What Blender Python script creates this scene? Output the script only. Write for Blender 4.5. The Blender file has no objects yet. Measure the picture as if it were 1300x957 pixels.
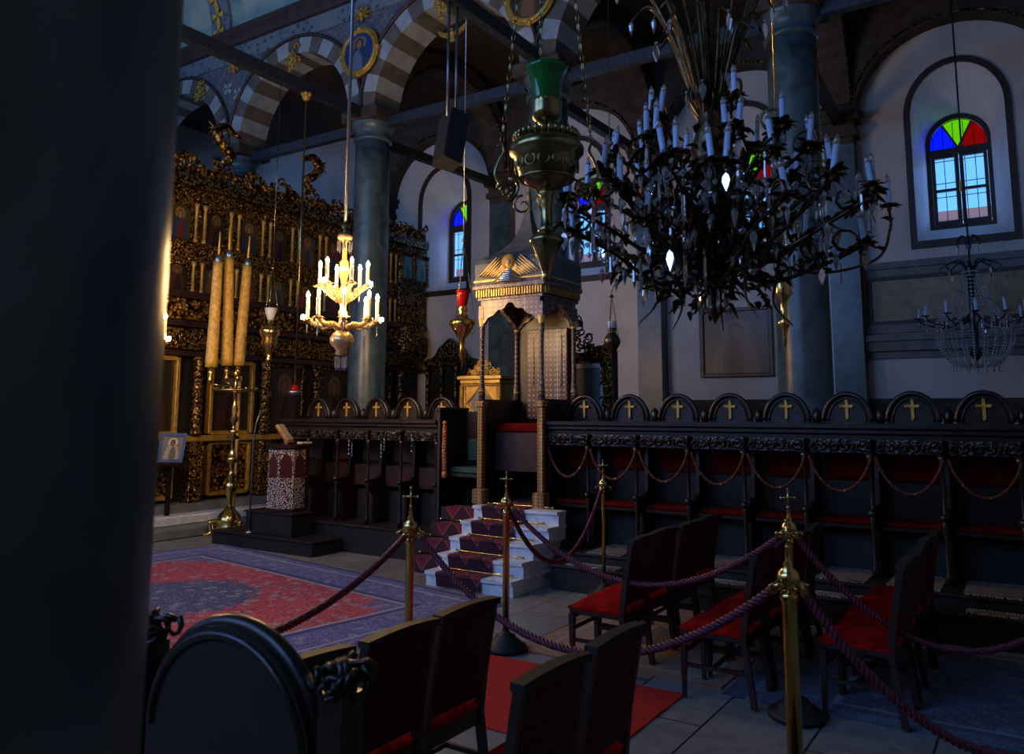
import bpy, math, random
from mathutils import Matrix, Vector
R = math.radians
PI = math.pi
random.seed(11)
S = bpy.context.scene
COL = S.collection
# ---------------------------------------------------------------- camera model (1300 x 957)
F = 1010.0; PX, PY = 650.0, 395.0; H = 1.9
yaw, pit, rol = R(33.2), R(7.45), R(0.25)
fw = Vector((math.cos(pit)*math.cos(yaw), math.cos(pit)*math.sin(yaw), math.sin(pit)))
rt0 = Vector((math.sin(yaw), -math.cos(yaw), 0)); up0 = rt0.cross(fw)
RT = math.cos(rol)*rt0 + math.sin(rol)*up0
UP = -math.sin(rol)*rt0 + math.cos(rol)*up0
CAM = Vector((0, 0, H))
def ray(px, py): return fw + (px-PX)/F*RT - (py-PY)/F*UP
def atz(px, py, z=0.): d = ray(px, py); return CAM + d*((z-H)/d.z)
def atx(px, py, x): d = ray(px, py); return CAM + d*(x/d.x)
def aty(px, py, y): d = ray(px, py); return CAM + d*(y/d.y)
def atd(px, py, D): return CAM + ray(px, py)*D
class Ax:
    """a plumb line standing in the room: heights measured along it"""
    def __init__(s, px, py, D=None, xy=None):
        p = atd(px, py, D) if D else Vector((xy[0], xy[1], 0))
        s.x, s.y = p.x, p.y
        s.px = px
        s.D = (Vector((s.x, s.y, H))-CAM).dot(fw); s.s = s.D/F*1.0
    def z(s, py):
        d = ray(s.px, py); t = math.hypot(s.x, s.y)/math.hypot(d.x, d.y); return H + d.z*t
cam = bpy.data.cameras.new('camera'); co = bpy.data.objects.new('camera', cam); COL.objects.link(co)
m = Matrix((RT, UP, -fw)).transposed().to_4x4(); m.translation = CAM; co.matrix_world = m
cam.sensor_width = 36; cam.lens = F/1300*36; cam.shift_y = -(478.5-PY)/1300
cam.clip_start = .05; cam.clip_end = 200
cam.dof.use_dof = True; cam.dof.focus_distance = 9.; cam.dof.aperture_fstop = 4.5
S.camera = co
S.view_settings.view_transform = 'Standard'; S.view_settings.look = 'None'
S.view_settings.gamma = 1; S.view_settings.use_curve_mapping = False
S.view_settings.exposure = -0.08
# ---------------------------------------------------------------- materials
class NT:
    def __init__(s, name):
        s.mat = bpy.data.materials.new(name); s.mat.use_nodes = True
        s.t = s.mat.node_tree; s.n = s.t.nodes; s.b = s.n['Principled BSDF']; s.out = s.n['Material Output']
    def new(s, k): return s.n.new(k)
    def L(s, a, b): s.t.links.new(a, b)
    def put(s, sock, v):
        if isinstance(v, bpy.types.NodeSocket): s.L(v, sock)
        elif isinstance(v, (tuple, list)) and len(v) == 3 and sock.type == 'RGBA': sock.default_value = (*v, 1)
        else: sock.default_value = v
    def m(s, op, a, b=None, c=None):
        n = s.new('ShaderNodeMath'); n.operation = op
        for i, v in enumerate((a, b, c)):
            if v is not None: s.put(n.inputs[i], v)
        return n.outputs[0]
    def mix(s, f, a, b):
        n = s.new('ShaderNodeMix'); n.data_type = 'RGBA'
        s.put(n.inputs['Factor'], f); s.put(n.inputs[6], a); s.put(n.inputs[7], b); return n.outputs[2]
    def co(s, k='Object'):
        if not hasattr(s, '_tc'): s._tc = s.new('ShaderNodeTexCoord')
        return s._tc.outputs[k]
    def xyz(s, k='Object'):
        n = s.new('ShaderNodeSeparateXYZ'); s.L(s.co(k), n.inputs[0]); return n.outputs
    def mp(s, scale=(1, 1, 1), k='Object'):
        n = s.new('ShaderNodeMapping'); s.L(s.co(k), n.inputs[0]); n.inputs['Scale'].default_value = scale; return n.outputs[0]
    def noise(s, sc, det=3, v=None, dist=0., col=False):
        n = s.new('ShaderNodeTexNoise'); n.inputs['Scale'].default_value = sc; n.inputs['Detail'].default_value = det
        n.inputs['Distortion'].default_value = dist; s.L(v if v is not None else s.co(), n.inputs['Vector']); return n.outputs[1 if col else 0]
    def vor(s, sc, feat='F1', v=None, out=0):
        n = s.new('ShaderNodeTexVoronoi'); n.feature = feat; n.inputs['Scale'].default_value = sc
        s.L(v if v is not None else s.co(), n.inputs['Vector']); return n.outputs[out]
    def ramp(s, f, *st):
        n = s.new('ShaderNodeValToRGB'); s.put(n.inputs[0], f); e = n.color_ramp.elements
        while len(e) < len(st): e.new(.5)
        for i, (p, c) in enumerate(st): e[i].position = p; e[i].color = (*c, 1) if len(c) == 3 else c
        return n.outputs[0]
    def set(s, **k):
        N = dict(base='Base Color', rough='Roughness', metal='Metallic', spec='Specular IOR Level', trans='Transmission Weight', emc='Emission Color', ems='Emission Strength', alpha='Alpha', ior='IOR', sheen='Sheen Weight', coat='Coat Weight')
        for a, v in k.items(): s.put(s.b.inputs[N[a]], v)
        return s
    def bump(s, h, st=.5, d=.02):
        n = s.new('ShaderNodeBump'); n.inputs['Strength'].default_value = st; n.inputs['Distance'].default_value = d
        s.put(n.inputs['Height'], h); s.L(n.outputs[0], s.b.inputs['Normal']); return s
M = {}
def mat(name, base, rough=.5, metal=0., **k):
    n = NT(name); n.set(base=base, rough=rough, metal=metal, **k); M[name] = n.mat; return n
def noisy(name, c1, c2, sc, rough=.5, metal=0., bs=.3, bd=.01, det=4, dist=0., lo=.35, hi=.65, **k):
    n = NT(name); f = n.noise(sc, det, dist=dist); n.set(base=n.ramp(f, (lo, c1), (hi, c2)), rough=rough, metal=metal, **k)
    if bs: n.bump(f, bs, bd)
    M[name] = n.mat; return n
noisy('column_marble', (.016, .034, .042), (.10, .15, .16), 2.2, .32, bs=0, det=8, dist=1.2, lo=.3, hi=.75)
noisy('plaster', (.58, .55, .52), (.68, .65, .62), 1.5, .85, bs=.1)
noisy('reveal_white', (.72, .73, .74), (.82, .83, .84), 2, .6, bs=.05)
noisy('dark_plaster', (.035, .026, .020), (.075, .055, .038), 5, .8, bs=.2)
noisy('wood', (.008, .004, .003), (.022, .010, .006), 9, .34, bs=.35, bd=.006, dist=2.)
noisy('wood_matte', (.006, .004, .0035), (.014, .008, .006), 9, .6, bs=.2, bd=.004)
noisy('wood_red', (.018, .007, .005), (.04, .014, .008), 12, .4, bs=.2, bd=.003)
noisy('window_wood', (.025, .013, .009), (.045, .022, .015), 8, .5, bs=.2, bd=.004)
noisy('stone_light', (.30, .33, .33), (.42, .45, .44), 4, .6)
noisy('stone_dark', (.10, .085, .065), (.16, .13, .10), 4, .7)
noisy('vault_paint', (.16, .30, .29), (.42, .48, .36), 1.4, .75, bs=0, dist=.6)
noisy('cornice_red', (.035, .018, .016), (.06, .035, .03), 6, .5)
noisy('beam_paint', (.012, .016, .028), (.03, .04, .06), 14, .45, bs=.1)
noisy('step_marble', (.60, .64, .70), (.86, .89, .93), 6, .35, bs=0, det=8, dist=1.5)
noisy('yellow_marble', (.20, .125, .045), (.36, .25, .11), 2.5, .4, bs=0, det=8, dist=2.5)
noisy('grey_stone', (.13, .14, .14), (.20, .21, .21), 5, .6)
noisy('velvet', (.22, .002, .002), (.50, .006, .003), 14, .9, bs=.5, bd=.008, spec=.1)
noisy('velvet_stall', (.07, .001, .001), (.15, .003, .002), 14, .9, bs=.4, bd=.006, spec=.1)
noisy('cord_dark', (.03, .004, .004), (.16, .03, .012), 70, .5, bs=.5, bd=.004)
mat('warm_lit_gilt', (.85, .52, .09), .4)  # throne column caps: gilding with the warm lamplight put into its colour
noisy('velvet_dark', (.035, .001, .002), (.07, .002, .003), 25, .9, bs=.3, bd=.004)
noisy('red_runner', (.42, .006, .004), (.52, .012, .008), 60, .9, bs=.3, bd=.003)
noisy('rope', (.06, .005, .014), (.19, .018, .045), 60, .55, bs=.5, bd=.004)
noisy('brass', (.55, .36, .10), (.75, .52, .17), 12, .20, 1., bs=.08, bd=.002)
noisy('brass_dark', (.22, .18, .08), (.38, .31, .14), 14, .24, 1., bs=.15, bd=.003)
noisy('bronze', (.035, .026, .016), (.15, .095, .045), 30, .34, .9, bs=.4, bd=.003)
noisy('silver', (.45, .46, .48), (.8, .8, .8), 40, .3, 1., bs=.5, bd=.003)
noisy('black_metal', (.012, .012, .014), (.02, .02, .022), 20, .4, bs=0)
noisy('speaker_black', (.010, .012, .016), (.016, .02, .026), 40, .5, bs=.1)
noisy('grey_metal', (.16, .18, .22), (.22, .25, .30), 20, .3, .8, bs=0)
noisy('gilt_wood', (.42, .23, .035), (.62, .38, .07), 12, .38, .35, bs=.3, bd=.004)
noisy('wax', (.42, .24, .035), (.66, .42, .09), 20, .5, bs=.2, bd=.003)
mat('wax_yellow', (.75, .45, .05), .5)
mat('candle_blue_cast', (.50, .63, .88), .4)  # white candles, with the blue cast of the daylight put into their colour
mat('cloth_blue', (.10, .16, .35), .8)
mat('book_page', (.55, .50, .42), .8)
mat('cloth_green', (.012, .06, .04), .7)
mat('black_rubber', (.01, .01, .01), .6)
noisy('wool_mat', (.12, .09, .075), (.22, .19, .17), 40, .95, bs=.5, bd=.005)
mat('fringe', (.6, .6, .62), .9)
n = mat('crystal', (.93, .95, 1.), .0, ior=2.0); n.set(trans=.85, spec=.9)
n = mat('green_glass', (.01, .35, .07), .05, ior=1.45); n.set(trans=.7)
n = mat('red_glass', (.6, .01, .01), .08, ior=1.45); n.set(trans=.5)
n = mat('frost_glass', (.85, .88, .95), .35, ior=1.4); n.set(trans=.4)
n = mat('bulb_lit', (1, .8, .5), .3); n.set(emc=(1, .62, .25), ems=520.)
n = mat('bulb_wall', (1, .8, .5), .3); n.set(emc=(1, .62, .25), ems=900.)
n = mat('candle_lit', (.9, .75, .5), .5)
n = mat('gold_glass', (.85, .55, .22), .18, .55)
noisy('roof_paint', (.035, .042, .055), (.07, .08, .095), 5, .5)
noisy('plait', (.30, .03, .01), (.55, .22, .04), 30, .5)
noisy('frame_red', (.05, .018, .015), (.09, .03, .025), 9, .4)
mat('cherub', (.34, .26, .20), .5)
# carved gilding
def carved(name, lo, hi, sc, rough=.32, metal=.85, bd=.03):
    n = NT(name); v = n.vor(sc); w = n.noise(sc*.8, 3, dist=1.5)
    f = n.m('ADD', n.m('MULTIPLY', v, .8), n.m('MULTIPLY', w, .6))
    n.set(base=n.ramp(f, (.42, hi), (.80, lo)), rough=rough, metal=metal); n.bump(f, 1., bd); M[name] = n.mat
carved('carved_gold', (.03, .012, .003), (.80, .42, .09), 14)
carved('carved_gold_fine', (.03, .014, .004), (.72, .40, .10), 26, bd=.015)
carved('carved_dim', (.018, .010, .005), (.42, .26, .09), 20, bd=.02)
carved('carved_wood', (.008, .004, .003), (.05, .025, .015), 24, .3, 0., bd=.015)
# mother of pearl inlay: a lattice of small diamonds, stars and dots
def inlay(name, sc, ground, pearl, rough=.3, metal=0.):
    n = NT(name); X, Y, Z = n.xyz(); u = n.m('MULTIPLY', n.m('ADD', X, Y), sc); v = n.m('MULTIPLY', Z, sc)
    fu = n.m('ABSOLUTE', n.m('SUBTRACT', n.m('FRACT', u), .5)); fv = n.m('ABSOLUTE', n.m('SUBTRACT', n.m('FRACT', v), .5)); d = n.m('ADD', fu, fv)
    k = n.m('MAXIMUM', n.m('LESS_THAN', d, .16), n.m('LESS_THAN', n.m('ABSOLUTE', n.m('SUBTRACT', d, .36)), .05))
    k = n.m('MAXIMUM', k, n.m('GREATER_THAN', d, .88)); bu = n.m('ABSOLUTE', n.m('SUBTRACT', n.m('FRACT', n.m('MULTIPLY', u, .25)), .5)); k = n.m('MAXIMUM', k, n.m('LESS_THAN', bu, .03))
    w = n.noise(30, 2); n.set(base=n.mix(k, ground, n.mix(w, pearl, tuple(c*.5 for c in pearl))), rough=rough, metal=metal); n.bump(k, .3, .002); M[name] = n.mat
inlay('inlay', 15, (.075, .026, .009), (.56, .48, .42)); inlay('inlay_gold', 24, (.16, .06, .015), (.90, .62, .26), .28, .1)
n = NT('inlay_fine'); v = n.vor(38, 'DISTANCE_TO_EDGE'); k_ = n.m('GREATER_THAN', v, .16); n.set(base=n.mix(k_, (.06, .025, .015), (.62, .57, .52)), rough=.25); n.bump(k_, .3, .002); M['inlay_fine'] = n.mat
# spandrel paint: blue grey ground with scrolling ornament
n = NT('spandrel'); w = n.new('ShaderNodeTexWave'); n.L(n.mp((1, 1, 1)), w.inputs[0]); w.wave_type = 'RINGS'; w.inputs['Scale'].default_value = 2.5; w.inputs['Distortion'].default_value = 14; w.inputs['Detail'].default_value = 2; w.inputs['Detail Scale'].default_value = 2.2
f = n.noise(3, 4); n.set(base=n.mix(n.ramp(w.outputs[1], (.55, (0, 0, 0)), (.75, (1, 1, 1))), n.ramp(f, (.3, (.055, .065, .095)), (.7, (.12, .13, .16))), (.17, .17, .17)), rough=.75); M['spandrel'] = n.mat
n = NT('frieze_paint'); v = n.vor(7); n.set(base=n.ramp(v, (.16, (.03, .04, .06)), (.28, (.13, .17, .20)), (.6, (.18, .21, .22))), rough=.75); M['frieze_paint'] = n.mat
# floor: pale slabs with dark joints
n = NT('floor_slabs'); b = n.new('ShaderNodeTexBrick'); n.L(n.mp((1, 1, 1)), b.inputs[0]); b.offset = .5
b.inputs['Scale'].default_value = 1; b.inputs['Brick Width'].default_value = 1.25; b.inputs['Row Height'].default_value = .62; b.inputs['Mortar Size'].default_value = .008; b.inputs['Color1'].default_value = (.30, .29, .27, 1); b.inputs['Color2'].default_value = (.22, .215, .21, 1); b.inputs['Mortar'].default_value = (.03, .03, .03, 1)
st = n.ramp(n.noise(3, 8, dist=2.5), (.35, (.7, .7, .7)), (.6, (1, 1, 1)))
x = n.new('ShaderNodeMix'); x.data_type = 'RGBA'; x.blend_type = 'MULTIPLY'; x.inputs[0].default_value = 1; n.L(b.outputs[0], x.inputs[6]); n.L(st, x.inputs[7])
n.set(base=x.outputs[2], rough=.35); M['floor_slabs'] = n.mat
# carpets
def carpet(name, hx, hy, outer, border, field, med, pale, sc=9., medr=(.42, .30), corner=1.2):
    n = NT(name); X, Y, _ = n.xyz(); ax = n.m('ABSOLUTE', X); ay = n.m('ABSOLUTE', Y)
    d = n.m('MINIMUM', n.m('SUBTRACT', hx, ax), n.m('SUBTRACT', hy, ay))
    fl = n.noise(sc, 2, dist=1.8, col=False); v = n.vor(sc*.9, 'F1'); v3 = n.vor(sc*2.2, 'DISTANCE_TO_EDGE')
    mot = n.ramp(v, (.26, (1, 1, 1)), (.36, (0, 0, 0)))
    vine = n.m('LESS_THAN', n.m('ABSOLUTE', n.m('SUBTRACT', n.noise(sc*1.3, 2, dist=2.5), .5)), .022)
    lines = n.m('MAXIMUM', n.m('LESS_THAN', v3, .05), 0.)
    e = n.m('ADD', n.m('ADD', n.m('POWER', n.m('DIVIDE', ax, hx*medr[0]), 2.), n.m('POWER', n.m('DIVIDE', ay, hy*medr[1]), 2.)), n.m('MULTIPLY', n.m('SUBTRACT', fl, .5), 1.2))
    med_ = n.m('LESS_THAN', e, 1.)
    cs = n.m('GREATER_THAN', n.m('ADD', n.m('ADD', n.m('DIVIDE', ax, hx), n.m('DIVIDE', ay, hy)), n.m('MULTIPLY', n.m('SUBTRACT', fl, .5), .5)), corner)
    c = n.mix(med_, field, med); c = n.mix(cs, c, border)
    c = n.mix(n.m('MULTIPLY', mot, .6), c, pale); c = n.mix(n.m('MULTIPLY', vine, .7), c, pale); c = n.mix(n.m('MULTIPLY', lines, .75), c, (.03, .02, .07))
    bmot = n.mix(n.m('MULTIPLY', mot, .5), border, pale); bmot = n.mix(n.m('MULTIPLY', vine, .8), bmot, pale); bmot = n.mix(n.m('MULTIPLY', lines, .8), bmot, outer)
    def step(t, a, b): return n.mix(n.m('LESS_THAN', d, t), a, b)
    c = step(.74, c, pale); c = step(.70, c, outer); c = step(.62, c, bmot); c = step(.22, c, pale); c = step(.19, c, bmot); c = step(.07, c, outer)
    g = n.noise(120, 2); n.set(base=n.mix(n.m('MULTIPLY', n.m('SUBTRACT', g, .35), .4), c, (.02, .02, .03)), rough=.95, sheen=.1); n.bump(g, .4, .004); M[name] = n.mat
carpet('persian_carpet', 2.15, 2.8, (.045, .035, .16), (.10, .10, .33), (.62, .012, .014), (.05, .05, .16), (.44, .42, .42), 7.)
carpet('grey_rug', 1.05, .9, (.40, .14, .05), (.20, .15, .11), (.16, .12, .09), (.1, .07, .06), (.34, .27, .19), 11)
carpet('blue_rug', 1.6, 1.35, (.05, .05, .09), (.06, .09, .17), (.035, .05, .10), (.05, .09, .2), (.16, .21, .30), 6)
# step runner with diamonds
n = NT('runner'); X, Y, Z = n.xyz()
uu = n.m('ABSOLUTE', n.m('SUBTRACT', n.m('FRACT', n.m('MULTIPLY', Y, 3.2)), .5)); q = n.m('ADD', n.m('MULTIPLY', X, 1.), Z)
vv = n.m('ABSOLUTE', n.m('SUBTRACT', n.m('FRACT', n.m('MULTIPLY', q, 2.6)), .5)); dd = n.m('ADD', uu, vv)
c = n.mix(n.m('LESS_THAN', dd, .42), (.045, .008, .02), (.20, .010, .014)); c = n.mix(n.m('LESS_THAN', dd, .20), c, (.05, .02, .06)); c = n.mix(n.m('LESS_THAN', n.m('ABSOLUTE', n.m('SUBTRACT', dd, .44)), .03), c, (.15, .09, .13))
g = n.noise(90, 2); n.set(base=c, rough=.95); n.bump(g, .4, .004); M['runner'] = n.mat
# panes
def pane(name, col, gl=.06):
    n = NT(name); n.n.remove(n.b); t = n.new('ShaderNodeBsdfTransparent'); t.inputs[0].default_value = (*col, 1)
    g = n.new('ShaderNodeBsdfGlossy'); g.inputs['Roughness'].default_value = .05; x = n.new('ShaderNodeMixShader'); x.inputs[0].default_value = gl
    n.L(t.outputs[0], x.inputs[1]); n.L(g.outputs[0], x.inputs[2]); n.L(x.outputs[0], n.out.inputs[0]); M[name] = n.mat
pane('glass_clear', (.95, .97, 1)); pane('glass_blue', (.04, .12, .95)); pane('glass_yellow', (.75, .95, .04)); pane('glass_red', (1., .02, .01))
n = mat('facade', (.7, .7, .68), .8); n = mat('roof_brick', (.30, .09, .05), .8)
# icons: a haloed half figure on gold ground
def icon(name, robe, bg=(.25, .15, .04), skin=(.30, .16, .08), robe2=None, ax=0, halo=(.62, .40, .08), fig2=None):
    n = NT(name); g = n.xyz('Generated'); X, Z = g[ax], g[2]
    def ell(cx, cz, rx, rz, x0=X): return n.m('LESS_THAN', n.m('ADD', n.m('POWER', n.m('DIVIDE', n.m('SUBTRACT', x0, cx), rx), 2.), n.m('POWER', n.m('DIVIDE', n.m('SUBTRACT', Z, cz), rz), 2.)), 1.)
    c = n.mix(n.noise(5, 3), bg, tuple(v*.5 for v in bg))
    c = n.mix(ell(.5, .70, .24, .17), c, halo); c = n.mix(ell(.5, .12, .36, .52), c, robe); c = n.mix(ell(.55, .18, .16, .36), c, robe2 or tuple(v*.4 for v in robe))
    c = n.mix(ell(.5, .68, .12, .13), c, (.04, .02, .01)); c = n.mix(ell(.5, .67, .085, .105), c, skin)
    n.set(base=c, rough=.35); M[name] = n.mat
icon('icon_red', (.26, .015, .012), bg=(.10, .07, .03), halo=(.26, .16, .04), robe2=(.03, .05, .12)); icon('icon_blue', (.02, .04, .12), bg=(.07, .06, .03), robe2=(.12, .02, .015), halo=(.22, .14, .04)); icon('icon_ochre', (.14, .07, .02), bg=(.06, .07, .06), robe2=(.03, .05, .07), halo=(.24, .15, .04)); icon('icon_teal', (.05, .22, .24), bg=(.10, .30, .34), halo=(.2, .4, .4))
icon('icon_dark', (.05, .02, .015), bg=(.03, .02, .012), skin=(.15, .08, .04), halo=(.12, .08, .03)); icon('icon_silver', (.5, .5, .5), bg=(.35, .36, .38), halo=(.7, .7, .7))
icon('icon_medallion', (.03, .05, .12), bg=(.02, .06, .25), robe2=(.14, .18, .26), ax=1, halo=(.16, .15, .12)); icon('icon_medallion_dark', (.10, .05, .03), bg=(.05, .04, .04), robe2=(.2, .1, .05), ax=1)
icon('old_picture', (.10, .06, .04), bg=(.045, .032, .028), ax=1, halo=(.13, .10, .07), skin=(.13, .09, .06))
# ---------------------------------------------------------------- mesh building
class MB:
    def __init__(s): s.v = []; s.f = []; s.mi = []; s.sm = []
    def add(s, vs, fs, mi=0, sm=False, mx=None):
        o = len(s.v)
        s.v += [tuple(mx @ Vector(p)) for p in vs] if mx else [tuple(p) for p in vs]
        s.f += [tuple(i+o for i in f) for f in fs]; s.mi += [mi]*len(fs); s.sm += [sm]*len(fs); return s
    def box(s, x0, x1, y0, y1, z0, z1, mi=0, mx=None):
        x0, x1 = min(x0, x1), max(x0, x1); y0, y1 = min(y0, y1), max(y0, y1); z0, z1 = min(z0, z1), max(z0, z1)
        v = [(x, y, z) for z in (z0, z1) for x, y in ((x0, y0), (x1, y0), (x1, y1), (x0, y1))]
        return s.add(v, [(3, 2, 1, 0), (4, 5, 6, 7), (0, 1, 5, 4), (1, 2, 6, 5), (2, 3, 7, 6), (3, 0, 4, 7)], mi, False, mx)
    def bev(s, x0, x1, y0, y1, z0, z1, b=.01, mi=0, mx=None):
        """box with chamfered vertical and top edges"""
        def loop(i, z): return [(x0+i+b, y0+i, z), (x1-i-b, y0+i, z), (x1-i, y0+i+b, z), (x1-i, y1-i-b, z), (x1-i-b, y1-i, z), (x0+i+b, y1-i, z), (x0+i, y1-i-b, z), (x0+i, y0+i+b, z)]
        v = loop(b, z0)+loop(0, z0+b)+loop(0, z1-b)+loop(b, z1); f = [tuple(range(7, -1, -1)), tuple(range(24, 32))]
        for k in range(3):
            for j in range(8): f.append((k*8+j, k*8+(j+1) % 8, k*8+8+(j+1) % 8, k*8+8+j))
        return s.add(v, f, mi, False, mx)
    def lathe(s, prof, n=20, cx=0, cy=0, mi=0, sm=True, mx=None, a0=0, wob=0.):
        v = []; f = []
        for r, z in prof:
            for k in range(n):
                a = a0+2*PI*k/n; rr = r*(1+wob*(k % 2)); v.append((cx+rr*math.cos(a), cy+rr*math.sin(a), z))
        for i in range(len(prof)-1):
            for k in range(n): f.append((i*n+k, i*n+(k+1) % n, (i+1)*n+(k+1) % n, (i+1)*n+k))
        if prof[0][0] > 1e-4: f.append(tuple(range(n-1, -1, -1)))
        if prof[-1][0] > 1e-4: f.append(tuple((len(prof)-1)*n+k for k in range(n)))
        return s.add(v, f, mi, sm, mx)
    def tube(s, pts, r, n=8, mi=0, sm=True, mx=None, flat=1.):
        pts = [Vector(p) for p in pts]; rs = r if isinstance(r, (list, tuple)) else [r]*len(pts)
        v = []; f = []; t0 = (pts[1]-pts[0]).normalized(); u = t0.orthogonal().normalized()
        for i, p in enumerate(pts):
            t = (pts[min(i+1, len(pts)-1)]-pts[max(i-1, 0)]).normalized()
            u = (u-t*u.dot(t)); u = u.normalized() if u.length > 1e-6 else t.orthogonal().normalized(); w = t.cross(u)
            for k in range(n):
                a = 2*PI*k/n; v.append(p+(u*math.cos(a)+w*math.sin(a)*flat)*rs[i])
        for i in range(len(pts)-1):
            for k in range(n): f.append((i*n+k, i*n+(k+1) % n, (i+1)*n+(k+1) % n, (i+1)*n+k))
        f.append(tuple(range(n-1, -1, -1))); f.append(tuple((len(pts)-1)*n+k for k in range(n)))
        return s.add(v, f, mi, sm, mx)
    def prism(s, poly, ax, a, b, mi=0, mx=None):
        """poly in the plane across axis ax (0: y,z  1: x,z  2: x,y), thickness a..b"""
        def P(p, t): return {0: (t, p[0], p[1]), 1: (p[0], t, p[1]), 2: (p[0], p[1], t)}[ax]
        n = len(poly); v = [P(p, a) for p in poly]+[P(p, b) for p in poly]
        f = [tuple(range(n-1, -1, -1)), tuple(range(n, 2*n))]+[(i, (i+1) % n, n+(i+1) % n, n+i) for i in range(n)]
        return s.add(v, f, mi, False, mx)
    def strip(s, A, B, mi=0, sm=False, mx=None, close=False):
        n = len(A); v = list(A)+list(B); f = [(i, (i+1) % n, n+(i+1) % n, n+i) for i in range(n if close else n-1)]
        return s.add(v, f, mi, sm, mx)
    def ball(s, c, r, n=10, mi=0, sz=1., mx=None):
        pr = [(max(r*math.sin(PI*i/(n//2+1)), 1e-5), -r*sz*math.cos(PI*i/(n//2+1))) for i in range(n//2+2)]
        return s.lathe([(a, b+c[2]) for a, b in pr], n, c[0], c[1], mi, True, mx)
    def ring(s, c, R_, r, ax=0, n=24, k=6, mi=0, sx=1., sz=1., mx=None):
        P = []
        v = []; f = []
        for i in range(n):
            a = 2*PI*i/n
            for j in range(k):
                b = 2*PI*j/k; q = R_+r*math.cos(b); h = r*math.sin(b)
                e = (q*math.cos(a)*sx, q*math.sin(a)*sz)
                p = {0: (h, e[0], e[1]), 1: (e[0], h, e[1]), 2: (e[0], e[1], h)}[ax]
                v.append((p[0]+c[0], p[1]+c[1], p[2]+c[2]))
        for i in range(n):
            for j in range(k): f.append((i*k+j, ((i+1) % n)*k+j, ((i+1) % n)*k+(j+1) % k, i*k+(j+1) % k))
        return s.add(v, f, mi, True, mx)
    def build(s, name, mats, parent=None, loc=None, rot=None):
        me = bpy.data.meshes.new(name); me.from_pydata(s.v, [], s.f)
        for k in (mats if isinstance(mats, (list, tuple)) else [mats]): me.materials.append(M[k])
        me.polygons.foreach_set('material_index', s.mi); me.polygons.foreach_set('use_smooth', s.sm); me.update()
        o = bpy.data.objects.new(name, me); COL.objects.link(o)
        if parent: o.parent = parent
        if loc: o.location = loc
        if rot: o.rotation_euler = rot
        return o
def tag(o, label=None, cat=None, group=None, kind=None):
    for k, v in (('label', label), ('category', cat), ('group', group), ('kind', kind)):
        if v: o[k] = v
    return o
def empty(name, loc, label=None, cat=None, group=None, rz=0, kind=None):
    o = bpy.data.objects.new(name, None); COL.objects.link(o); o.location = loc; o.rotation_euler = (0, 0, rz); o.empty_display_size = .1
    return tag(o, label, cat, group, kind)
def copy_tree(o, parent=None):
    c = o.copy(); COL.objects.link(c)
    if parent: c.parent = parent
    for ch in [q for q in bpy.data.objects if q.parent == o]: copy_tree(ch, c)
    return c
def kids(o): return list(o.children)
def copy_fast(o, parent=None):
    c = o.copy(); COL.objects.link(c); c.parent = parent
    for ch in KIDS.get(o.name, []): copy_fast(ch, c)
    return c
KIDS = {}
def index_kids():
    KIDS.clear()
    for q in bpy.data.objects:
        if q.parent: KIDS.setdefault(q.parent.name, []).append(q)
def struct(o): o['kind'] = 'structure'; return o
def arc(yc, zs, w, rise, n=20, a0=0., a1=PI): return [(yc+w*math.cos(a0+(a1-a0)*i/n), zs+rise*math.sin(a0+(a1-a0)*i/n)) for i in range(n+1)]
def curl(mb, p, s, ax, mi=0, rnd=random, r=.012):
    """one carved scroll"""
    a = rnd.uniform(0, 2*PI); sg = rnd.choice((-1, 1)); pts = []
    for i in range(7):
        t = i/6; rr = s*(1-.75*t); b = a+sg*t*4.6
        e = (rr*math.cos(b), rr*math.sin(b)); h = .02*math.sin(t*PI)
        pts.append((p[0]+(e[0] if ax != 0 else -h), p[1]+(e[0] if ax == 0 else -h), p[2]+e[1]))
    mb.tube(pts, [r*1.3, r*1.2, r, r, r*.8, r*.8, r*1.1], 5, mi)
def bez(pts, n=16):
    """Catmull-Rom through the points"""
    P = [Vector(p) for p in pts]; P = [P[0]*2-P[1]]+P+[P[-1]*2-P[-2]]; out = []
    for i in range(1, len(P)-2):
        for k in range(n):
            t = k/n; a, b, c, d = P[i-1:i+3]
            out.append(.5*((2*b)+(c-a)*t+(2*a-5*b+4*c-d)*t*t+(3*b-a-3*c+d)*t**3))
    out.append(P[-2]); return out
def twisted(mb, path, r=.016, pitch=.09, strands=3, k=5):
    """a laid rope following the path"""
    L = [0]
    for a, b in zip(path, path[1:]): L.append(L[-1]+(b-a).length)
    n = max(8, int(L[-1]/pitch*7)); P = []; j = 0
    for i in range(n+1):
        s = L[-1]*i/n
        while j < len(L)-2 and L[j+1] < s: j += 1
        t = (s-L[j])/max(L[j+1]-L[j], 1e-6); P.append((path[j].lerp(path[j+1], t), s))
    u = Vector((0, 0, 1))
    for q in range(strands):
        pts = []
        for i, (p, s) in enumerate(P):
            t = (P[min(i+1, n)][0]-P[max(i-1, 0)][0]).normalized(); a = t.cross(u).normalized() if abs(t.z) < .98 else Vector((1, 0, 0)); b = t.cross(a)
            w = 2*PI*(s/pitch+q/strands); pts.append(p+(a*math.cos(w)+b*math.sin(w))*r*.62)
        mb.tube(pts, r*.62, k)
SKY = 2.9
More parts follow.
